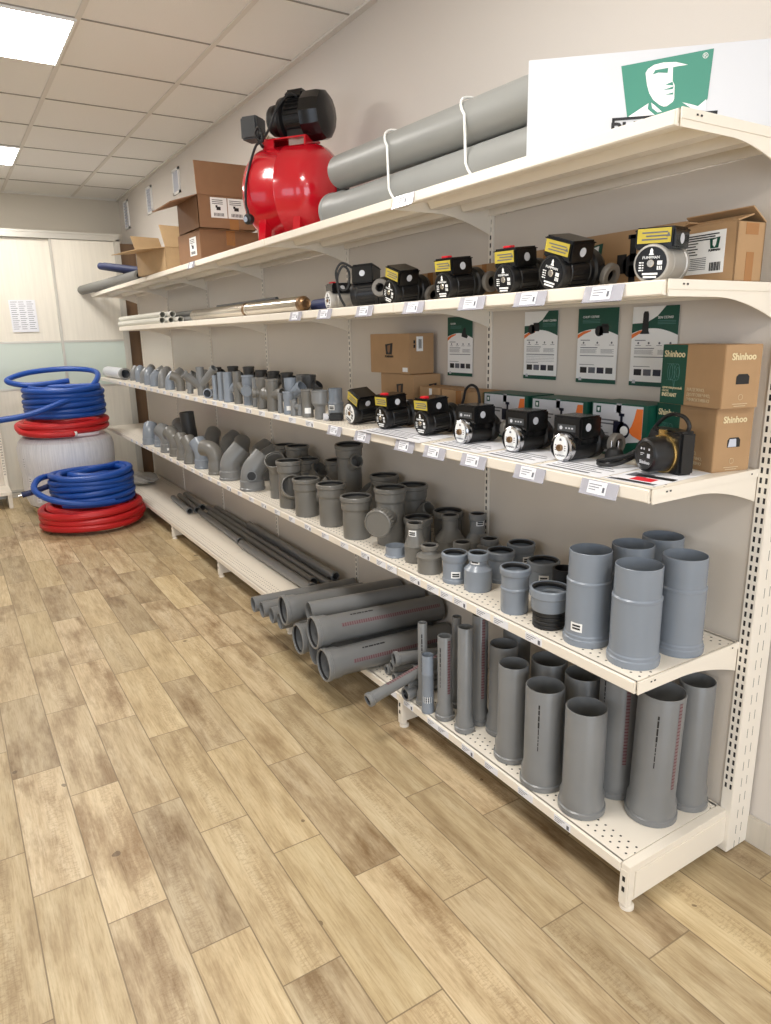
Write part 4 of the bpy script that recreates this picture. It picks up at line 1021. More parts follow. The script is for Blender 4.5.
t = leaflet('dark and red leaflet lying in front of the gold-ringed pump', [(.02, .145), (.03, -.0+.012), (.26, .03), (.24, .165)], 'paper', ((.05, .95, .02, .1), (.1, .5, .3, .5)))
obj('red_band', MB().prism([(.035, -.045), (.04, -.10), (.075, -.095), (.07, -.04)], .0009, .0012), 'redbtn', t)
obj('black_band', MB().prism([(.075, -.03), (.085, -.125), (.11, -.12), (.10, -.02)], .0009, .0012).prism([(.012, -.02), (.018, -.11), (.03, -.11), (.026, -.02)], .0009, .0012), 'inkb', t)

# ------------------------------------------------------------------ boxes
def carton(name, label, loc, rotz, sx, sy, sz, m, group=None, bevel=.0015):
    """closed box, origin bottom near-front corner; sx into the shelf (+X), sy away (+Y)"""
    t = thing(name, label, 'box', loc, rotz, group)
    bo = obj('box_body', MB().box(0, 0, 0, sx, sy, sz, bevel), m, t)
    return t
def on_front(t, nm, rect, m, d=.0006, label=None):       # rectangle (y from the near corner, z) on the -X face
    return obj(nm, MB().box(-d, rect[0], rect[1], 0, rect[2], rect[3]), m, t, label=label)
def on_side(t, nm, rect, m, d=.0006, label=None):        # rectangle (x, z) on the -Y face
    return obj(nm, MB().box(rect[0], -d, rect[1], rect[2], 0, rect[3]), m, t, label=label)
FT = lambda y, z, d=.0008: Matrix(((0, 0, -1, -d), (-1, 0, 0, y), (0, 1, 0, z), (0, 0, 0, 1)))
ST = lambda x, z, d=.0008: Matrix(((1, 0, 0, x), (0, 0, -1, -d), (0, 1, 0, z), (0, 0, 0, 1)))

def shinhoo(label, loc, rotz, sx, sy, sz, handle):
    t = carton('pump_box', label, loc, rotz, sx, sy, sz, 'card', 'brown and green pump boxes')
    gw = .084
    g = on_front(t, 'green_sleeve', (sy-gw, 0.0005, sy+.0006, sz-.0005), 'green', .0006, 'dark green end of the box')
    obj('lettering', MB().text('Shinhoo', .022, FT(sy-.006, sz-.03), bold=.0004), 'creamink', g)
    obj('lettering', MB().text('INSTANT', .0125, FT(sy-.006, .018), bold=.0003).text('ЦИРКУЛЯЦИОННЫЙ', .0068, FT(sy-.006, .037)).text('НАСОС', .0068, FT(sy-.006, .0295)), 'creamink', g)
    k = MB(); T = FT(sy-gw/2, sz*.54, .0009)
    for rr, xx in ((.02, -.012), (.02, -.005), (.02, .012), (.012, .014)):
        k.sweep([(xx+rr*.45*math.cos(a), rr*math.sin(a), 0) for a in [2*PI*q/20 for q in range(20)]], .0004, 4, T, loop=True)
    for yy in (-.02, .02): k.sweep([(-.024, yy, 0), (.012, yy, 0)], .0004, 4, T)
    k.sweep([(.0, -.02, 0), (.003, -.034, 0), (.001, -.048, 0)], .0004, 4, T); k.sweep([(.006, -.02, 0), (.005, -.034, 0), (.001, -.048, 0)], .0004, 4, T)
    obj('line_drawing', k, 'tealink', g)
    obj('lettering', MB().text('НАДЕЖНО,', .0105, FT(sy-gw-.008, .036)).text('ДОЛГОВЕЧНО,', .0105, FT(sy-gw-.008, .024)).text('ЭФФЕКТИВНО', .0105, FT(sy-gw-.008, .012)), 'lightink', t)
    obj('lettering', MB().text('Shinhoo', .0215, ST(sx/2, sz-.034), 'CENTER', bold=.0006), 'creamink', t)
    hx = sx/2+.002; hz = sz*.46
    h = MB().prism([(hx-.019, hz-.011), (hx+.019, hz-.011), (hx+.019, hz+.006), (hx+.013, hz+.012), (hx-.013, hz+.012), (hx-.019, hz+.006)], 0, .0006, Matrix(((1, 0, 0, 0), (0, 0, -1, 0), (0, 1, 0, 0), (0, 0, 0, 1))))
    ho = obj('hand_hole_shade', h, 'inkb', t, label='dark patch for the shade in the hand hole')  # flat black patch paints the shade of the hole onto the box face
    if handle: obj('inner_bag', MB().prism([(hx-.017, hz-.010), (hx+.008, hz-.010), (hx+.006, hz+.009), (hx-.013, hz+.009)], .0006, .0009, Matrix(((1, 0, 0, 0), (0, 0, -1, 0), (0, 1, 0, 0), (0, 0, 0, 1)))), 'bluegrey', ho)
    k = MB().lathe([(.006, 0), (.0068, 0), (.0068, .0005), (.006, .0005)], 14, ST(sx/2, .026), closed=True)
    for q in range(2): k.box(sx/2-.022+.005*q, -.001, .010-.005*q, sx/2+.022-.005*q, -.0004, .0115-.005*q)
    obj('printing', k, 'lightink', t)
shinhoo('lower of two brown and green boxes stacked at the near end of the middle shelf', (.262, .030, Z3), math.radians(-13), .112, .203, .152, True)
shinhoo('upper of two brown and green boxes stacked at the near end, its hand hole black', (.245, .012, Z3+.1535), math.radians(-13), .108, .203, .145, False)

def white_package(label, y, x, w, h, d):
    t = carton('pump_package', label, (x, y, Z3), 0, d, w, h, 'green', 'pale pump packages behind the pumps')
    on_front(t, 'front_print', (.016, .008, w-.006, h-.004), 'boxgrey')
    o = MB(); pts = [(.016, h*.95), (.016, h*.30)]
    for k in range(9): s = k/8; pts.append((.016+.052*s, h*(.30+.10*s) if s < .01 else h*(.30+.24*s)))
    for k in range(9): s = k/8; pts.append((.068-.03*s, h*(.54+.41*s)))
    Tm = Matrix(((0, 0, -1, -.0007), (1, 0, 0, 0), (0, 1, 0, 0), (0, 0, 0, 1)))
    obj('orange_swoosh', MB().prism([(.016, h*.93), (.016, h*.35), (.045, h*.42), (.06, h*.5), (.05, h*.6), (.042, h*.75), (.036, h*.93)], 0, .0004, Tm), 'orange', t)
    obj('green_swoosh', MB().prism([(.016, h*.33), (.06, h*.28), (.10, h*.10), (.11, .009), (.016, .009)], 0, .0004, Tm), 'green', t)
    p = MB(); yc = w*.40; zc = h*.5
    p.lathe([(0, 0), (.021, 0), (.021, .0006), (0, .0006)], 24, FT(yc, zc, .0008)); p.box(-.0014, yc, zc-.012, -.0008, yc+.034, zc+.024); p.box(-.0014, yc+.004, zc+.012, -.0008, yc+.012, zc+.042); p.box(-.0014, yc-.001, zc+.038, -.0008, yc+.017, zc+.046); p.box(-.0014, yc+.002, zc-.042, -.0008, yc+.014, zc-.01)
    po = obj('pump_picture', p, 'navyprint', t)
    obj('dial_picture', MB().lathe([(0, 0), (.013, 0), (.013, .0005), (0, .0005)], 20, FT(yc-.003, zc, .0016)), 'white', po)
    k = MB()
    for q, wd in enumerate((.075, .066, .022)): k.box(-.0012, w-.02-wd, h*.66-.010*q, -.0007, w-.02, h*.66+.004-.010*q)
    for q in range(3): k.box(-.0012, w-.065, h*.42-.007*q, -.0007, w-.02, h*.42+.0015-.007*q)
    obj('printing', k, 'ink', t)
    e = MB().box(-.0012, w-.034, h*.8, -.0007, w-.018, h*.93); eo = obj('emblem', e, 'green', t)
    obj('emblem_face', MB().prism([(-.004, .004), (.004, .005), (.003, -.004), (0, -.006), (-.003, -.003)], 0, .0004, FT(w-.026, h*.865, .0013)), 'white', eo)
    on_front(t, 'seal_sticker', (w*.5-.008, h*.82, w*.5+.008, h+.0), 'clear')
    return t
white_package('pale package with orange and green swoosh and pump picture, beside the brown-green boxes', .232, .278, .190, .143, .115)
white_package('pale package with green edge behind the nearest white-faced pump', .435, .275, .225, .140, .112)
white_package('pale package with green edge behind the middle white-faced pump', .675, .275, .215, .142, .112)

def trapezoid_mark(t, y, z, s, dark='green', face='cardl', on='front'):
    T = FT(y, z) if on == 'front' else ST(y, z)
    a = MB().prism([(-s, s*.9), (s, s*1.1), (s*.75, -s*.6), (-s*.8, -s*.6)], 0, .0004, T); ao = obj('emblem', a, dark, t)
    obj('emblem_face', MB().prism([(-s*.4, s*.7), (s*.4, s*.85), (s*.25, -s*.1), (0, -s*.45), (-s*.35, -s*.1)], 0, .0008, T), face, ao)
    obj('lettering', MB().text('PUMPMAN', s*.48, T @ Matrix.Translation((0, -s*1.05, 0)), 'CENTER', bold=.0003), 'inkb', t)
GB3 = 'brown boxes at the back of the middle shelf'
t = carton('carton', 'upper brown box with a dark emblem, stacked at the back of the middle shelf', (.262, 1.315, Z3+.1855), math.radians(2), .118, .272, .152, 'card', GB3)
trapezoid_mark(t, .136, .088, .026, 'inkb', 'cardd')
on_front(t, 'price_sticker', (.012, .008, .045, .024), 'white'); so = on_side(t, 'side_label', (.034, .085, .065, .14), 'white')
k = MB()
for q in range(5): k.box(.044+.003*q, -.0012, .095, .0455+.003*q, -.0007, .13)
for q in range(2): k.box(.02, -.0012, .098+.016*q, .028, -.0002, .110+.016*q)
obj('printing', k, 'inkb', so)
t = carton('carton', 'brown box supporting the upper emblem box on the middle shelf', (.258, 1.285, Z3), math.radians(-3), .125, .255, .184, 'card', GB3)
trapezoid_mark(t, .10, .12, .026, 'inkb', 'cardd'); trapezoid_mark(t, .088, .13, .018, 'inkb', 'cardd', 'side')
t = carton('carton', 'small brown box with a white hang tag behind the red-button pumps', (.272, 1.128, Z3), 0, .11, .135, .142, 'card', GB3)
on_front(t, 'hang_tag', (.055, .10, .072, .138), 'white'); trapezoid_mark(t, .07, .06, .022, 'green', 'cardd')
t = carton('carton', 'wide low brown box behind the arched cable, its flat top showing', (.262, .905, Z3), 0, .125, .205, .140, 'card', GB3)
on_front(t, 'tape_strip', (.09, .06, .12, .14), 'tape')
GB2 = 'brown boxes behind the pumps on the second shelf'
t = carton('carton', 'flat brown box printed with a black pump behind the silver pump', (.305, .02+.165, Z2), 0, .085, .318, .152, 'card', GB2)
trapezoid_mark(t, .272, .105, .022, 'green', 'white')
k = MB(); T = FT(.150, .064)
k.lathe([(0, 0), (.03, 0), (.03, .0006), (0, .0006)], 24, T); k.box(-.010, .01, 0, .010, .075, .0006, 0, T); k.box(-.017, .066, 0, .017, .076, .0006, 0, T); k.box(-.010, -.06, 0, .010, 0, .0006, 0, T); k.box(-.05, -.018, 0, -.02, .03, .0006, 0, T)
obj('pump_picture', k, 'inkb', t)
k = MB()
for q in range(5): k.box(-.001, .20, .02+.009*q, -.0005, .285-.008*(q % 2), .0225+.009*q)
obj('printing', k, 'cardd', t)
for lb, x, y, w, h in (('brown box behind the two red-button pumps, left of the perforated strip', .29, .835, .15, .118), ('brown box seen between the large tilted pump and its neighbour', .29, .555, .15, .135),
                       ('brown box behind the slanted-label pump on the second shelf', .29, 1.10, .22, .115)):
    t = carton('carton', lb, (x, y, Z2), 0, .10, w, h, 'card', GB2)
    on_front(t, 'tape_strip', (w*.45, h*.4, w*.60, h), 'tape')

# open-topped labelled box at the near end of the second shelf
t = thing('carton', 'brown open-topped box with a big white label at the near end of the second shelf', 'box', (.232, .004, Z2), math.radians(-6))
sx, sy, sz, w_ = .088, .178, .124, .003
b = MB(); b.box(0, 0, 0, sx, sy, w_); b.box(0, 0, 0, w_, sy, sz); b.box(sx-w_, 0, 0, sx, sy, sz); b.box(0, 0, 0, sx, w_, sz); b.box(0, sy-w_, 0, sx, sy, sz)
obj('box_body', b, 'card', t)
def flap(t, o, ex, ey, a, b_, m='card', nm='flap', th=.003):
    return obj(nm, MB().box(0, 0, 0, a, b_, th, 0, frame_T(o, ex, ey)), m, t)
flap(t, (0, sy, sz), (0, -1, 0), (.72, 0, .22), sy, .050)
flap(t, (sx, 0, sz), (0, 1, 0), (-.62, 0, .42), sy, .055)
flap(t, (0, sy, sz), (1, 0, 0), (0, -.8, .25), sx, .05)
lo = on_front(t, 'white_label', (.028, .012+.01, .148, .112), 'white')
trapezoid_mark(lo, .055, .083, .0135, 'green', 'white')
k = MB()
for q in range(3): k.box(-.0012, .045+.01*(q % 2), .104-.005*q, -.0008, .145, .1065-.005*q)
for q in range(5): k.box(-.0012, .10+.006*(q % 2), .088-.006*q, -.0008, .145, .0902-.006*q)
for q in range(7): k.box(-.0012, .075, .056-.004*q, -.0008, .145-.01*(q % 3), .0572-.004*q)
for q in range(8): k.box(-.0012, .036+.0037*q, .027, -.0008, .038+.0037*q+.0008*(q % 2), .045)
obj('printing', k, 'inkb', lo)
on_side(t, 'tape_strip', (.034, .0, .058, .062), 'tape'); on_side(t, 'tape_strip', (.026, .098, .066, .122), 'tape')

# ------------------------------------------------------------------ posters on the back panel
def poster(label, y_near, z0, w, h, title, kind, xoff=.0):
    """A4-like sheet on the back panel; drawn from its far (left) edge"""
    t = thing('poster', label, 'poster', (D-.0025+.004, y_near+w, z0), 0, 'product posters on the back panel')
    T = FT(0, 0, .0)
    obj('sheet', MB().box(0, 0, 0, w, h, .0009, 0, T), 'white', t)
    curve = [(w*(.0+1.*k/12), h*(.62+.11*math.sin(PI*min(1, (k/12)*.78+.15)))) for k in range(13)]
    if kind == 'full': top = [(w, h), (0, h)]
    else: top = [(w, h), (w*.72, h), (w*.55, h*.88), (w*.32, h*.80), (0, h*.79)]
    obj('header', MB().prism(curve + top, .0009, .0012, T), 'green', t)
    obj('orange_stripe', MB().prism([(0, h*.655), (0, h*.60), (w*.16, h*.66), (w*.34, h*.70), (w*.34, h*.715), (w*.16, h*.70)], .0012, .0014, T), 'orange', t)
    px = {'full': w*.62, 'left': w*.30}[kind if kind == 'full' else 'left']
    p = MB(); pz = h*(.72 if kind == 'full' else .76)
    if title.startswith('SEN'):
        p.prism([(px-w*.06, pz+h*.15), (px-w*.04, pz+h*.18), (px+w*.04, pz+h*.18), (px+w*.06, pz+h*.15), (px+w*.07, pz-h*.06), (px+w*.10, pz-h*.10), (px-w*.12, pz-h*.10), (px-w*.07, pz-h*.06)], .0014, .0017, T)
    elif title.startswith('GL'):
        p.prism([(px+w*.04, pz+h*.09), (px+w*.10, pz+h*.10), (px+w*.12, pz), (px+w*.2, pz-h*.04), (px+w*.16, pz-h*.08), (px-w*.05, pz-h*.05), (px-w*.04, pz)], .0014, .0017, T)
    else:
        p.lathe([(0, .0014), (w*.10, .0014), (w*.10, .0017), (0, .0017)], 20, T @ Matrix.Translation((px-w*.08, pz-h*.02, 0)))
        p.box(px-w*.06, pz-h*.05, .0014, px+w*.16, pz+h*.05, .0017, 0, T); p.box(px-w*.02, pz+h*.04, .0014, px+w*.14, pz+h*.075, .0017, 0, T); p.box(px-w*.08, pz-h*.075, .0014, px+w*.02, pz-h*.04, .0017, 0, T)
    obj('pump_picture', p, 'inkb', t)
    k = MB().text(title, h*.042, T @ Matrix.Translation((w*(.12 if kind == 'full' else .56), h*.875 if kind == 'full' else h*.845, .0014)))
    obj('lettering', k, 'white', t)
    k = MB()
    for q in range(3): k.box(w*(.12 if kind == 'full' else .56), h*(.845-.018*q) - (0 if kind == 'full' else h*.03), .0013, w*(.56 if kind == 'full' else .94), h*(.851-.018*q) - (0 if kind == 'full' else h*.03), .0015, 0, T)
    obj('printing', k, 'tealink', t)
    k = MB()
    k.box(w*.08, h*.575, .0009, w*.32, h*.585, .0011, 0, T)
    n = 3 if title.startswith('CH') else 4
    for q in range(n):
        xc = w*(.16+.70*q/(n-1)); k.lathe([(0, .0009), (w*.022, .0009), (w*.022, .0011), (0, .0011)], 10, T @ Matrix.Translation((xc, h*.545, 0))); k.box(xc-w*.06, h*.512, .0009, xc+w*.06, h*.518, .0011, 0, T)
    k.box(w*.08, h*.475, .0009, w*.52, h*.485, .0011, 0, T)
    for q in range(5): k.box(w*.08, h*(.455-.012*q), .0009, w*(.50-.03*(q % 2)), h*(.459-.012*q), .0011, 0, T); k.box(w*.60, h*(.455-.012*q), .0009, w*(.92-.04*(q % 2)), h*(.459-.012*q), .0011, 0, T)
    k.box(w*.08, h*.365, .0009, w*.92, h*.375, .0011, 0, T)
    if title.startswith('START'):
        for q in range(5): k.box(w*.08, h*(.355-.022*q), .0009, w*.92, h*(.358-.022*q), .0011, 0, T)
    k.box(w*.08, h*.245, .0009, w*.45, h*.252, .0011, 0, T)
    obj('printing', k, 'ink', t)
    for q in range(4):
        xc = w*(.10+.215*q); obj('photo', MB().box(xc, h*.135, .0009, xc+w*.17, h*.215, .0012, 0, T), ('inkb', 'ink', 'navyprint', 'dgrey')[q], t)
    obj('footer', MB().box(0, 0, .0009, w, h*.055, .0012, 0, T), 'green', t)
    obj('emblem', MB().prism([(w*.07, h*.03), (w*.15, h*.03), (w*.14, h*.075), (w*.08, h*.075)], .0012, .0014, T), 'boxgrey', t)
poster('farthest poster on the back panel, mostly dark green header, above the small brown box', 1.103, 1.262, .150, .215, 'GLADIK', 'full')
poster('white and green poster with a grid table, nearest the perforated strip', .682, 1.268, .150, .214, 'START СЕРИЯ', 'left')
poster('poster with a full dark green header and black pump, second from the near end', .446, 1.266, .152, .216, 'CHUFT СЕРИЯ', 'full')
poster('nearest poster, tall black pump on green, partly behind the brown-green boxes', .250, 1.266, .148, .214, 'SEN СЕРИЯ', 'left')

# ------------------------------------------------------------------ steel pump and tubes on the second shelf
def tube_thing(name, label, cat, parts, p0, p1, group=None):
    p0 = V(p0); p1 = V(p1); t = thing(name, label, cat, p0, 0, group, (p1-p0).to_track_quat('Z', 'Y').to_euler())
    for nm, pr, m in parts: obj(nm, MB().lathe(pr, 28, closed=True), m, t)
    return t
L = 1.55
tube_thing('borehole_pump', 'long polished steel borehole pump with a brass end, lying along the second shelf', 'pump', [
  ('steel_tube', [(.0, .03), (.031, .03), (.031, .62), (.0325, .622), (.0325, .64), (.031, .642), (.031, L), (.026, L+.01), (0, L+.01)], 'steel'),
  ('brass_head', [(.0, 0), (.012, 0), (.012, -.012), (.018, -.014), (.018, .0), (.027, .006), (.031, .012), (.032, .034), (.0, .034)], 'brass'),
  ('band_clamp', [(.0315, .66), (.034, .66), (.034, .675), (.0315, .675)], 'brass')], (.070, 1.80, Z2+.0335), (.085, 3.35, Z2+.0335))
t = tube_thing('borehole_pump', 'second steel pump tube lying behind the brass-ended one', 'pump', [
  ('steel_tube', [(.0, .0), (.030, .0), (.0335, .008), (.0335, 1.2), (.030, 1.21), (0, 1.21)], 'steel'), ('strainer', [(.0338, .35), (.0345, .352), (.0345, .43), (.0338, .432)], 'silver')], (.15, 2.0, Z2+.035), (.16, 3.2, Z2+.035))
tube_thing('motor_sleeve', 'dark navy tube end between the brass pump head and the grey pump', 'tube', [('sleeve_body', [(0, 0), (.022, 0), (.026, .006), (.026, .16), (0, .16)], 'navy')], (.135, 1.70, Z2+.027), (.15, 1.90, Z2+.027))
t = thing('stacked_strip', 'thin dark bar lying on top of the steel tubes', 'bar', (.14, 2.25, Z2+.070), 0)
obj('bar_body', MB().sweep([(0, 0, .006), (.02, .9, .006)], .009, 10), 'dgrey', t)
GT2 = 'plastic tubes on the far end of the second shelf'
for lb, x, y, zc in (('white tube with a black hollow end, low front of the far bundle', .040, 3.92, .021), ('white tube with a black hollow end, low middle of the far bundle', .084, 3.86, .021), ('white tube with a black hollow end, low rear of the far bundle', .128, 3.80, .021),
                     ('white tube upper front of the far bundle', .062, 3.98, .059), ('white tube upper rear of the far bundle', .106, 3.90, .059)):
    tube_thing('plastic_tube', lb, 'tube', [('tube_body', [(.0205, 0), (.0205, 1.22), (.0175, 1.22), (.0175, 0)], 'whitetube')], (x, y, Z2+zc), (x-.012, y+1.2, Z2+zc), GT2)
for lb, x, y, zc in (('dark grey tube between the white bundle and the steel pump, front', .19, 3.26, .022), ('dark grey tube between the white bundle and the steel pump, rear', .235, 3.28, .022), ('dark grey tube lying on the other two beside the steel pump', .212, 3.30, .060)):
    tube_thing('plastic_tube', lb, 'tube', [('tube_body', [(.0205, 0), (.0205, 1.7), (.0175, 1.7), (.0175, 0)], 'greytube')], (x, y, Z2+zc), (x-.02, y+1.7, Z2+zc), GT2)

# ------------------------------------------------------------------ top shelf
# strapped large pipes
GS1 = 'strapped large grey pipes on the top shelf'
P1 = []
RB = .0625
for lb, x, zf, zn, y0, so in (('lower large grey pipe of the strapped pair, its socket toward the red tank', .198, .0785, .070, 1.76, True), ('upper large grey pipe of the strapped pair on the top shelf', .200, .2175, .1955, 1.69, False)):
    t = lying_pipe(lb, (x, y0, Z1+zf), (x, .56, Z1+zn), RB, so, None, None, 'pvcs', 'drain_pipe', GS1, hs=.10)
for y, lb in ((1.25, 'white strap around the large pipes, nearer the red tank'), (.83, 'white strap around the large pipes, nearer the white sign')):
    loopp = []; zu = .196 + .0215*(y-.46)/1.23; zl = .070 + .0085*(y-.46)/1.3; rs_ = RB+.0075
    for k in range(13): a_ = math.radians(15*k); loopp.append((.200+rs_*math.cos(a_), .04+.06*math.sin(a_), zu+rs_*math.sin(a_)))
    for k in range(13): a_ = math.radians(180+15*k); loopp.append((.198+rs_*math.cos(a_), .03+.03*math.sin(a_), zl+(rs_-.001)*math.sin(a_)))
    t = tag(obj('strap', MB().sweep(loopp, .0042, 6, loop=True), 'strap', None, (0, y-.05, Z1)), lb, 'strap', 'straps on the pipes')

# white sign board with the emblem
ang = math.radians(-43); sgn = thing('sign_board', 'white sign board with a green emblem standing across the near end of the top shelf', 'sign', (.015, .432, Z1), ang)
obj('board', MB().box(0, 0, 0, .60, .005, .2085, .0008), 'signw', sgn)
SG = Matrix(((1, 0, 0, 0), (0, 0, -1, 0), (0, 1, 0, 0), (0, 0, 0, 1)))     # plane coordinates (along, up, toward the viewer)
SIGN = [('emblem_ground', 'emblem', 0.0002, [[(0.2088, 0.1792), (0.406, 0.1986), (0.4013, 0.0977), (0.3909, 0.0819), (0.3497, 0.0714), (0.2933, 0.0687), (0.2284, 0.0712)]]), ('emblem_face', 'white', 0.0005, [[(0.263, 0.1609), (0.2679, 0.169), (0.2809, 0.1763), (0.3008, 0.1793), (0.3275, 0.1779), (0.3533, 0.1703), (0.3349, 0.1694), (0.3217, 0.1679), (0.3229, 0.1401), (0.3281, 0.1313), (0.3293, 0.1036), (0.3271, 0.0973), (0.3143, 0.0889), (0.3075, 0.0885), (0.2982, 0.0926), (0.2838, 0.104), (0.2741, 0.1184), (0.2679, 0.1359)], [(0.231, 0.0733), (0.2737, 0.0979), (0.2728, 0.0859), (0.2892, 0.0726), (0.2614, 0.0654)], [(0.2796, 0.0987), (0.2868, 0.0935), (0.3042, 0.0784), (0.2952, 0.0773), (0.2827, 0.0869)], [(0.3475, 0.0945), (0.3658, 0.0894), (0.3818, 0.0839), (0.3984, 0.0971), (0.3981, 0.0751), (0.3735, 0.0768)]]), ('emblem_features', 'emblem', 0.0008, [[(0.2787, 0.1563), (0.2839, 0.1651), (0.3119, 0.1675), (0.3109, 0.1571), (0.291, 0.1595)], [(0.3086, 0.1336), (0.323, 0.1384), (0.3254, 0.1306), (0.3092, 0.1327)], [(0.3027, 0.1226), (0.3265, 0.1289), (0.3242, 0.1231), (0.3108, 0.1229)], [(0.3089, 0.1128), (0.3265, 0.1166), (0.326, 0.1119)]])]
SIGN_TX, SIGN_TZ = 0.3100, 0.0273   # (0.1944, 0.0641) (0.4255, 0.0685)
SIGN_RX, SIGN_RZ = 0.3892, 0.18

for nm, mt, depth, polys in SIGN:
    m_ = MB()
    for p_ in polys: m_.prism(p_, depth, depth+.0005, SG)
    obj(nm, m_, mt, sgn)
k = MB().text('PUMPMAN', .050, SG @ Matrix.Translation((SIGN_TX, SIGN_TZ, .0006)), 'CENTER', bold=.0012)
x0_, x1_, z0_, z1_ = SIGN_TX-.115, SIGN_TX+.115, SIGN_TZ-.012, SIGN_TZ+.045
for a in ((x0_, z1_-.006, x1_, z1_), (x0_, z0_, x1_, z0_+.006), (x0_, z0_, x0_+.006, z1_), (x1_-.006, z0_, x1_, z1_)): k.box(a[0], a[1], .0006, a[2], a[3], .0011, 0, SG)
obj('lettering', k, 'inkb', sgn)
obj('registered_mark', MB().text('®', .016, SG @ Matrix.Translation((SIGN_RX, SIGN_RZ, .0012)), 'CENTER'), 'white', sgn)

# red pressure tank with pump
ta = thing('pressure_tank', 'red booster tank with a black motor pump on its back, on the top shelf', 'pump set', (.215, 2.15, Z1), math.radians(-54))
R = .196; hl = .105; zc = .212          # tank axis along local +X (toward the viewer's right)
pr = []
for k in range(13): a = PI/2*k/12; pr.append((R*math.sin(a), -hl-.125*math.cos(a)))
pr += [(R, -.002), (R+.002, 0), (R, .002)]
for k in range(13): a = PI/2*k/12; pr.append((R*math.cos(a), hl+.125*math.sin(a)))
TX = Matrix(((0, 0, 1, 0), (0, -1, 0, 0), (1, 0, 0, zc), (0, 0, 0, 1)))
obj('tank_shell', MB().lathe(pr, 56, TX), 'red', ta, sharp=60)
for sx_ in (-1, 1):
    l = MB(); x0 = sx_*.085
    for sy_ in (-1, 1):
        l.prism([(sy_*.175, 0), (sy_*.125, 0), (sy_*.105, .075), (sy_*.150, .12)][::sy_], x0-.017, x0+.017, Matrix(((0, 0, 1, 0), (1, 0, 0, 0), (0, 1, 0, 0), (0, 0, 0, 1))))
    l.box(x0-.018, -.17, 0, x0+.018, .17, .006)
    obj('leg', l, 'red', ta)
v_ = MB().lathe([(0, 0), (.045, 0), (.045, .02), (.03, .035), (0, .035)], 24, axis_T((hl+.115, 0, zc-.005), (1, 0, 0)))
obj('flange_cap', v_, 'rubber', ta)
bk = MB(); bk.box(-.12, -.07, zc+R+.018, .10, .07, zc+R+.024)
for xx in (-.115, .09): bk.box(xx, -.07, zc+R-.035, xx+.008, .07, zc+R+.02); 
for yy in (-.07, .062): bk.box(-.115, yy, zc+R-.02, -.06, yy+.008, zc+R+.02)
obj('pump_bracket', bk, 'red', ta)
obj('rating_label', MB().patch(R+.001, -.02, .02, math.radians(-112), math.radians(-100), 4, TX), 'boxgrey', ta)
zp = zc+R+.024+.086
T = axis_T((-.10, 0, zp), (1, 0, 0))
pm = MB().lathe([(0, 0), (.055, 0), (.062, .01), (.064, .03), (.054, .05), (.086, .062), (.088, .068), (.088, .082), (.068, .09)], 28, T)
obj('pump_head', pm, 'black', ta)
mo = MB().lathe([(0, .07), (.070, .075), (.072, .18), (.082, .185), (0, .185)], 32, T)
for k in range(24): mo.box(.0, -.0015, .068, .09, .0015, .080, 0, Matrix.Translation((0, 0, zp)) @ Matrix.Rotation(2*PI*k/24, 4, 'X'))
mo.box(.0, -.055, zc+R+.024, .12, .055, zp-.05, .004)
obj('motor', mo, 'black', ta)
obj('fan_cover', MB().lathe([(.080, .178), (.098, .182), (.100, .192), (.100, .245), (.094, .268), (.074, .282), (.03, .288), (0, .288)], 12, T), 'blackgloss', ta)
mb_ = MB().box(-.01, -.05, zp+.062, .085, .05, zp+.104, .012); obj('motor_box', mb_, 'blackgloss', ta)
ps = MB().box(-.235, -.055, zp-.07, -.150, .03, zp+.025, .008); pso = obj('pressure_switch', ps, 'dgrey', ta)
obj('gauge', MB().lathe([(0, 0), (.014, 0), (.014, .006), (0, .006)], 18, axis_T((-.235, -.018, zp-.012), (-1, 0, 0))), 'blackgloss', pso)
obj('brass_fitting', MB().lathe([(.0, 0), (.016, 0), (.016, .03), (.022, .03), (.022, .055), (0, .055)], 8, axis_T((-.085, -.015, zp-.085), (-.9, -.3, .25))), 'steel', ta)
obj('cable', MB().sweep(loop_path([(.055, -.05, zp+.07), (.03, -.075, zp+.075), (-.02, -.095, zp+.02), (-.06, -.105, zp-.06), (-.10, -.11, zp-.10), (-.12, -.12, zp-.07), (-.095, -.125, zp-.05), (-.085, -.12, zp-.10), (-.11, -.14, zp-.13), (-.13, -.19, zc+.05), (-.135, -.205, zc-.05), (-.125, -.21, .125), (-.12, -.21, .10)], 7), .0055, 8), 'rubber', ta)
obj('cable', MB().sweep(loop_path([(-.16, -.02, zp-.055), (-.15, -.03, zp-.085), (-.12, -.06, zp-.10), (-.105, -.09, zp-.12), (-.11, -.11, zp-.09), (-.09, -.11, zp-.07), (-.10, -.09, zp-.10)], 7), .0045, 8), 'rubber', ta)
pg = obj('power_plug', MB().lathe([(0, 0), (.016, .0), (.022, .01), (.022, .028), (.016, .034), (0, .034)], 20, axis_T((-.115, -.195, .09), (-.25, -1, -.1))), 'rubber', ta)
obj('plug_face', MB().lathe([(0, 0), (.012, 0), (.012, .003), (0, .003)], 16, axis_T((-.1238, -.2299, .0865), (-.25, -1, -.1))), 'chrome', pg)

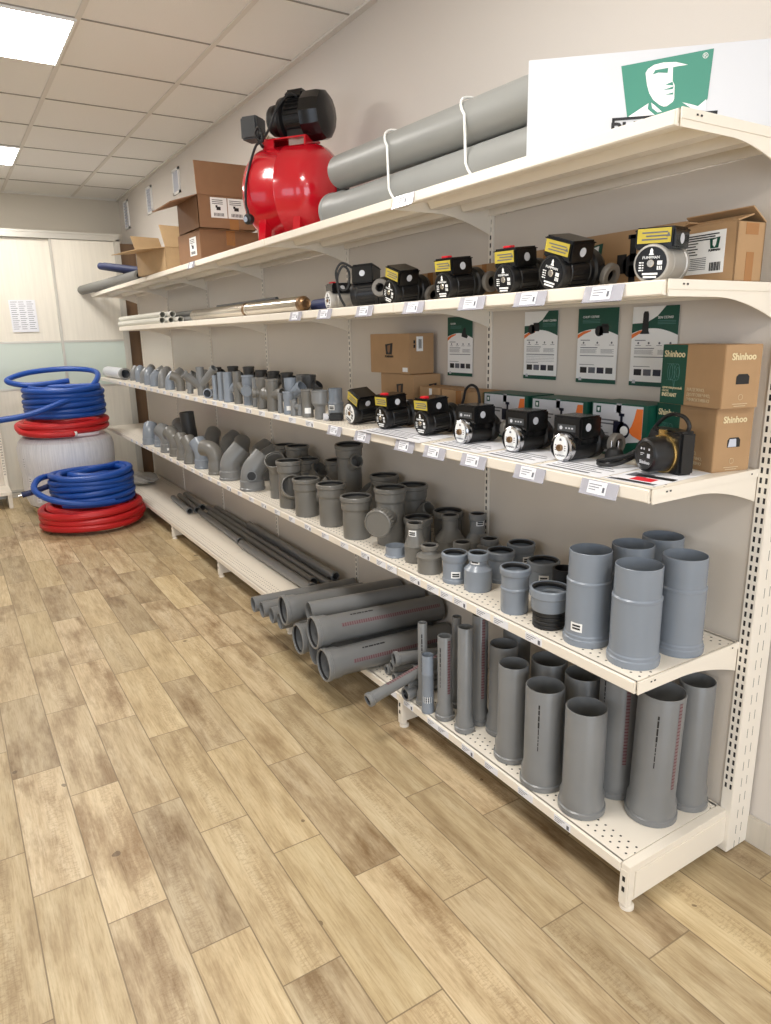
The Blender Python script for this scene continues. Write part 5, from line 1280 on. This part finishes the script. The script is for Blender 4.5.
# cartons on the top shelf
def open_box(name, label, loc, rotz, sx, sy, sz, m, flaps, group='cartons on the top shelf', th=.004, closed=False):
    """local x = across (viewer's right), y = away; origin at the near-left bottom corner"""
    t = thing(name, label, 'box', loc, rotz, group)
    b = MB()
    if closed: b.box(0, 0, 0, sx, sy, sz, .002)
    else: b.box(0, 0, 0, sx, sy, th); b.box(0, 0, 0, th, sy, sz); b.box(sx-th, 0, 0, sx, sy, sz); b.box(0, 0, 0, sx, th, sz); b.box(0, sy-th, 0, sx, sy, sz)
    obj('box_body', b, m, t)
    for (o, ex, ey, a, c) in flaps: flap(t, o, ex, ey, a, c, m, 'flap', th)
    return t
def ship_label(t, x, z, w, h, nm='shipping_label', side='near'):
    if side == 'near': l = obj(nm, MB().box(x, -.0008, z, x+w, 0, z+h), 'white', t); T = lambda a, b_, c, d: (x+a, -.0014, z+b_, x+c, -.0007, z+d)
    else: l = obj(nm, MB().box(-.0008, x, z, 0, x+w, z+h), 'white', t); T = lambda a, b_, c, d: (-.0014, x+w-c, z+b_, -.0007, x+w-a, z+d)
    k = MB()
    for q in range(3): k.box(*T(w*.1, h*(.86-.09*q), w*.75, h*(.89-.09*q)))
    k.box(*T(w*.35, h*.38, w*.6, h*.55)); k.box(*T(w*.3, h*.5, w*.42, h*.62))
    for q in range(8): k.box(*T(w*(.18+.08*q), h*.08, w*(.22+.08*q), h*.24))
    obj('printing', k, 'inkb', l)
lowz = .155
t = open_box('carton', 'lower brown carton under the open-topped one beside the red tank', (.018, 2.94, Z1), math.radians(3), .34, .34, lowz, 'cardd', [], closed=True)
ship_label(t, .06, .03, .10, .095, 'shipping_label', 'left')
obj('tape_strip', MB().box(.15, -.0006, .08, .2, 0, lowz), 'tape', t)
t = open_box('carton', 'dark brown open carton with two white shipping labels and raised flaps, top shelf', (.005, 2.90, Z1+lowz), 0, .315, .36, .165, 'cardd', [
   ((0, 0, .165), (1, 0, 0), (0, .10, 1), .315, .165), ((0, .36, .165), (0, -1, 0), (-1, 0, -.32), .36, .15), ((.315, 0, .165), (0, 1, 0), (.5, 0, .9), .36, .10)])
ship_label(t, .07, .055, .09, .10); ship_label(t, .165, .055, .10, .10)
obj('tape_strip', MB().box(.17, -.0006, .0, .22, 0, .05), 'tape', t)
t = open_box('carton', 'light brown open carton with flaps spread, farthest of the cartons on the top shelf', (.045, 3.72, Z1), math.radians(11), .22, .42, .15, 'cardl', [
   ((0, .42, .15), (0, -1, 0), (-1, 0, -.12), .42, .17), ((.22, 0, .15), (0, 1, 0), (.12, 0, 1), .42, .12), ((0, .42, .15), (1, 0, 0), (0, .5, .85), .20, .13), ((0, 0, .15), (1, 0, 0), (-.05, .35, 1), .2, .14)])

# insulation tubes at the far end of the top shelf
def foam_tube(lb, p0, p1, r, m, endm=None):
    p0, p1 = V(p0), V(p1); Ln = (p1-p0).length
    t = thing('insulation_tube', lb, 'tube', p0, 0, 'insulation tubes at the far end of the top shelf', (p1-p0).to_track_quat('Z', 'Y').to_euler())
    obj('tube_body', MB().lathe([(r*.97, 0), (r, .006), (r, Ln), (r*.55, Ln), (r*.55, 0)], 24, closed=True), m, t)
    obj('end_mouth', MB().lathe([(r*.56, .004), (r*.9, -.001), (r*.9, .002), (r*.56, .008)], 20, closed=True), 'rubber', t)
foam_tube('grey foam tube jutting past the far end of the top shelf', (-.035, 6.31, Z1+.042), (.075, 4.55, Z1+.042), .040, 'greytube')
foam_tube('navy foam tube poking out toward the aisle, upper one', (-.05, 5.28, Z1+.166), (.19, 4.78, Z1+.078), .027, 'navy')
foam_tube('navy foam tube poking out toward the aisle, lower one', (-.05, 5.12, Z1+.152), (.19, 4.62, Z1+.075), .027, 'navy')
foam_tube('navy tube tip lying at the very far corner of the top shelf', (.09, 6.28, Z1+.023), (.20, 5.6, Z1+.023), .022, 'navy')
foam_tube('grey foam tube ending beside the farthest carton', (.20, 4.40, Z1+.031), (.32, 4.95, Z1+.031), .03, 'greytube')

# ------------------------------------------------------------------ hose coils
def coil(name, label, x, y, z, r, turns, layers, d, m, seed, squash=0.0, free=None, group=None, gap=1.0, endcap=True):
    t = thing(name, label, 'hose coil', (x, y, z), 0, group)
    rng = random.Random(seed); path = []; ns = 40
    ph = rng.random()*6
    for L in range(layers):
        rad = r - d*.5 - L*d*.98
        up = L % 2 == 0
        for k in range(int(turns*ns)+1):
            s = k/ns; a = 2*PI*s + ph
            zz = d*.5 + (s if up else turns-s)*d*gap*.86
            wob = .018*math.sin(a*1.0 + L*1.3 + int(s)*1.9) + .010*math.sin(2*a+int(s)*2.3)
            zw = .006*math.sin(a*2+int(s)*1.7+L)
            if path and k == 0: continue
            path.append((rad*math.cos(a)*(1+wob*.6), rad*math.sin(a)*(1+wob*.6), max(d*.5, zz+zw)))
    o = obj('hose', MB().sweep(path, d*.5, 10), m, t)
    if free:
        fo = obj('free_end', MB().sweep(loop_path(free, 8), d*.48, 10), m, t)
        e = V(free[-1]); dd = (V(free[-1])-V(free[-2])).normalized()
        if endcap: obj('end_cap', MB().lathe([(0, 0), (d*.36, 0), (d*.36, .03), (d*.22, .034), (0, .034)], 12, axis_T(e-dd*.006, dd)), 'strap', fo)
    return t
dh = .048
coil('hose_coil', 'red hose coil lying on the floor beneath the front blue coil', -.40, 4.86, 0, .39, 3, 2, dh+.010, 'hred', 3, free=[(.20, -.30, .10), (.33, -.17, .09), (.375, -.02, .10), (.34, .14, .12)], group='hose coils')
coil('hose_coil', 'blue hose coil on top of the red floor coil', -.375, 4.86, .185, .315, 5.5, 2, dh, 'hblue', 5, free=[(.02, .29, .14), (-.20, .25, .19), (-.36, .08, .21), (-.42, -.10, .16), (-.33, -.25, .10), (-.12, -.31, .05), (.1, -.29, .04)], group='hose coils', endcap=False)
coil('hose_coil', 'red hose coil lying on the wrapped white drum', -.43, 5.60, .650, .365, 2, 2, dh+.004, 'hred', 8, free=[(-.25, .26, .10), (-.35, .05, .085), (-.33, -.14, .045), (-.2, -.29, .03), (-.02, -.355, .03), (.02, -.356, .03)], group='hose coils')
coil('hose_coil', 'blue hose coil on top of the pile with a raised loop', -.40, 5.60, .785, .325, 5.5, 2, dh, 'hblue', 11, free=[(.06, .05, .30), (-.12, .02, .285), (-.30, .03, .285), (-.40, .16, .32), (-.22, .32, .37), (.08, .35, .39), (.29, .20, .37), (.28, -.03, .315), (.14, -.22, .22), (-.10, -.34, .14), (-.32, -.39, .075), (-.54, -.41, .05)], group='hose coils', endcap=False)
tails = [o for o in bpy.data.objects if o.get('label') == 'blue hose coil on top of the red floor coil'][0]
q = obj('free_end', MB().sweep(loop_path([(.05, .26, .10), (-.15, .22, .15), (-.30, .06, .15), (-.42, .0, .13), (-.50, .0, .115)], 8), dh*.46, 10), 'navy', tails)
obj('end_cap', MB().lathe([(0, 0), (dh*.3, 0), (dh*.3, .03), (0, .03)], 12, axis_T((-.495, .0, .116), (-1, 0, -.15))), 'chrome', q)

# wrapped drum
t = thing('wrapped_drum', 'white film-wrapped hose drum carrying the red and blue coils', 'wrapped drum', (-.43, 5.62, 0))
obj('wrapped_body', MB().lathe([(0, .05), (.30, .05), (.345, .07), (.365, .13), (.375, .22), (.372, .33), (.378, .36), (.385, .45), (.385, .55), (.37, .60), (.33, .635), (.2, .643), (0, .643)], 56), 'film', t)
obj('base_ring', MB().lathe([(0, 0), (.30, 0), (.325, .006), (.325, .05), (.30, .06), (0, .06)], 48), 'steel', t)
for a, z0, wd, hh in ((212, .24, .07, .10), (222, .12, .06, .10), (204, .40, .04, .08)):
    aa = math.radians(a); l = obj('paper_label', MB().patch(.388, z0, z0+hh, aa-wd, aa+wd, 4), 'paper', t)
    k = MB()
    for q_ in range(4): k.patch(.3885, z0+.014+.02*q_, z0+.018+.02*q_, aa-wd*.7, aa+wd*(.2+.1*(q_ % 3)), 3)
    obj('printing', k, 'ink', l)

# thin plastic bag on the bottom shelf
t = thing('plastic_bag', 'crumpled clear plastic bag at the far end of the bottom shelf', 'plastic bag', (.17, 5.60, Z5+.0015))
bm = bmesh.new(); bmesh.ops.create_icosphere(bm, subdivisions=4, radius=1)
rng = random.Random(4)
for v in bm.verts:
    n = v.co.normalized(); w_ = 1+.10*math.sin(5*n.x+3*n.y)+.08*math.sin(7*n.y-4*n.z)+.05*math.sin(11*n.x+9*n.z)
    v.co = V((n.x*.13*w_, n.y*.17*w_, max(0, .045+n.z*.05*w_)))
m_ = MB(); bm.verts.index_update(); m_.add([v.co.copy() for v in bm.verts], [tuple(v.index for v in f.verts) for f in bm.faces]); bm.free()
obj('bag_film', m_, 'bag', t)

# ------------------------------------------------------------------ camera
cam = bpy.data.cameras.new('camera'); cam.sensor_fit = 'HORIZONTAL'; cam.sensor_width = 36; cam.lens = 36*699.96/771; cam.clip_start = .02
co = bpy.data.objects.new('camera', cam); COL.objects.link(co)
yaw, pit, rol = .554, .249, -.020
fw = V((math.sin(yaw)*math.cos(pit), math.cos(yaw)*math.cos(pit), -math.sin(pit)))
r_ = V((math.cos(yaw), -math.sin(yaw), 0)); u_ = r_.cross(fw)
rr = math.cos(rol)*r_ + math.sin(rol)*u_; uu = -math.sin(rol)*r_ + math.cos(rol)*u_
mw = Matrix((rr, uu, -fw)).transposed().to_4x4(); mw.translation = V((-1.261, -.952, 1.421))
co.matrix_world = mw; SC.camera = co
SC.view_settings.view_transform = 'Standard'; SC.view_settings.look = 'None'; SC.view_settings.gamma = 1; SC.view_settings.use_curve_mapping = False
SC.view_settings.exposure = 0.16
SC.cycles.max_bounces = 8; SC.cycles.diffuse_bounces = 5
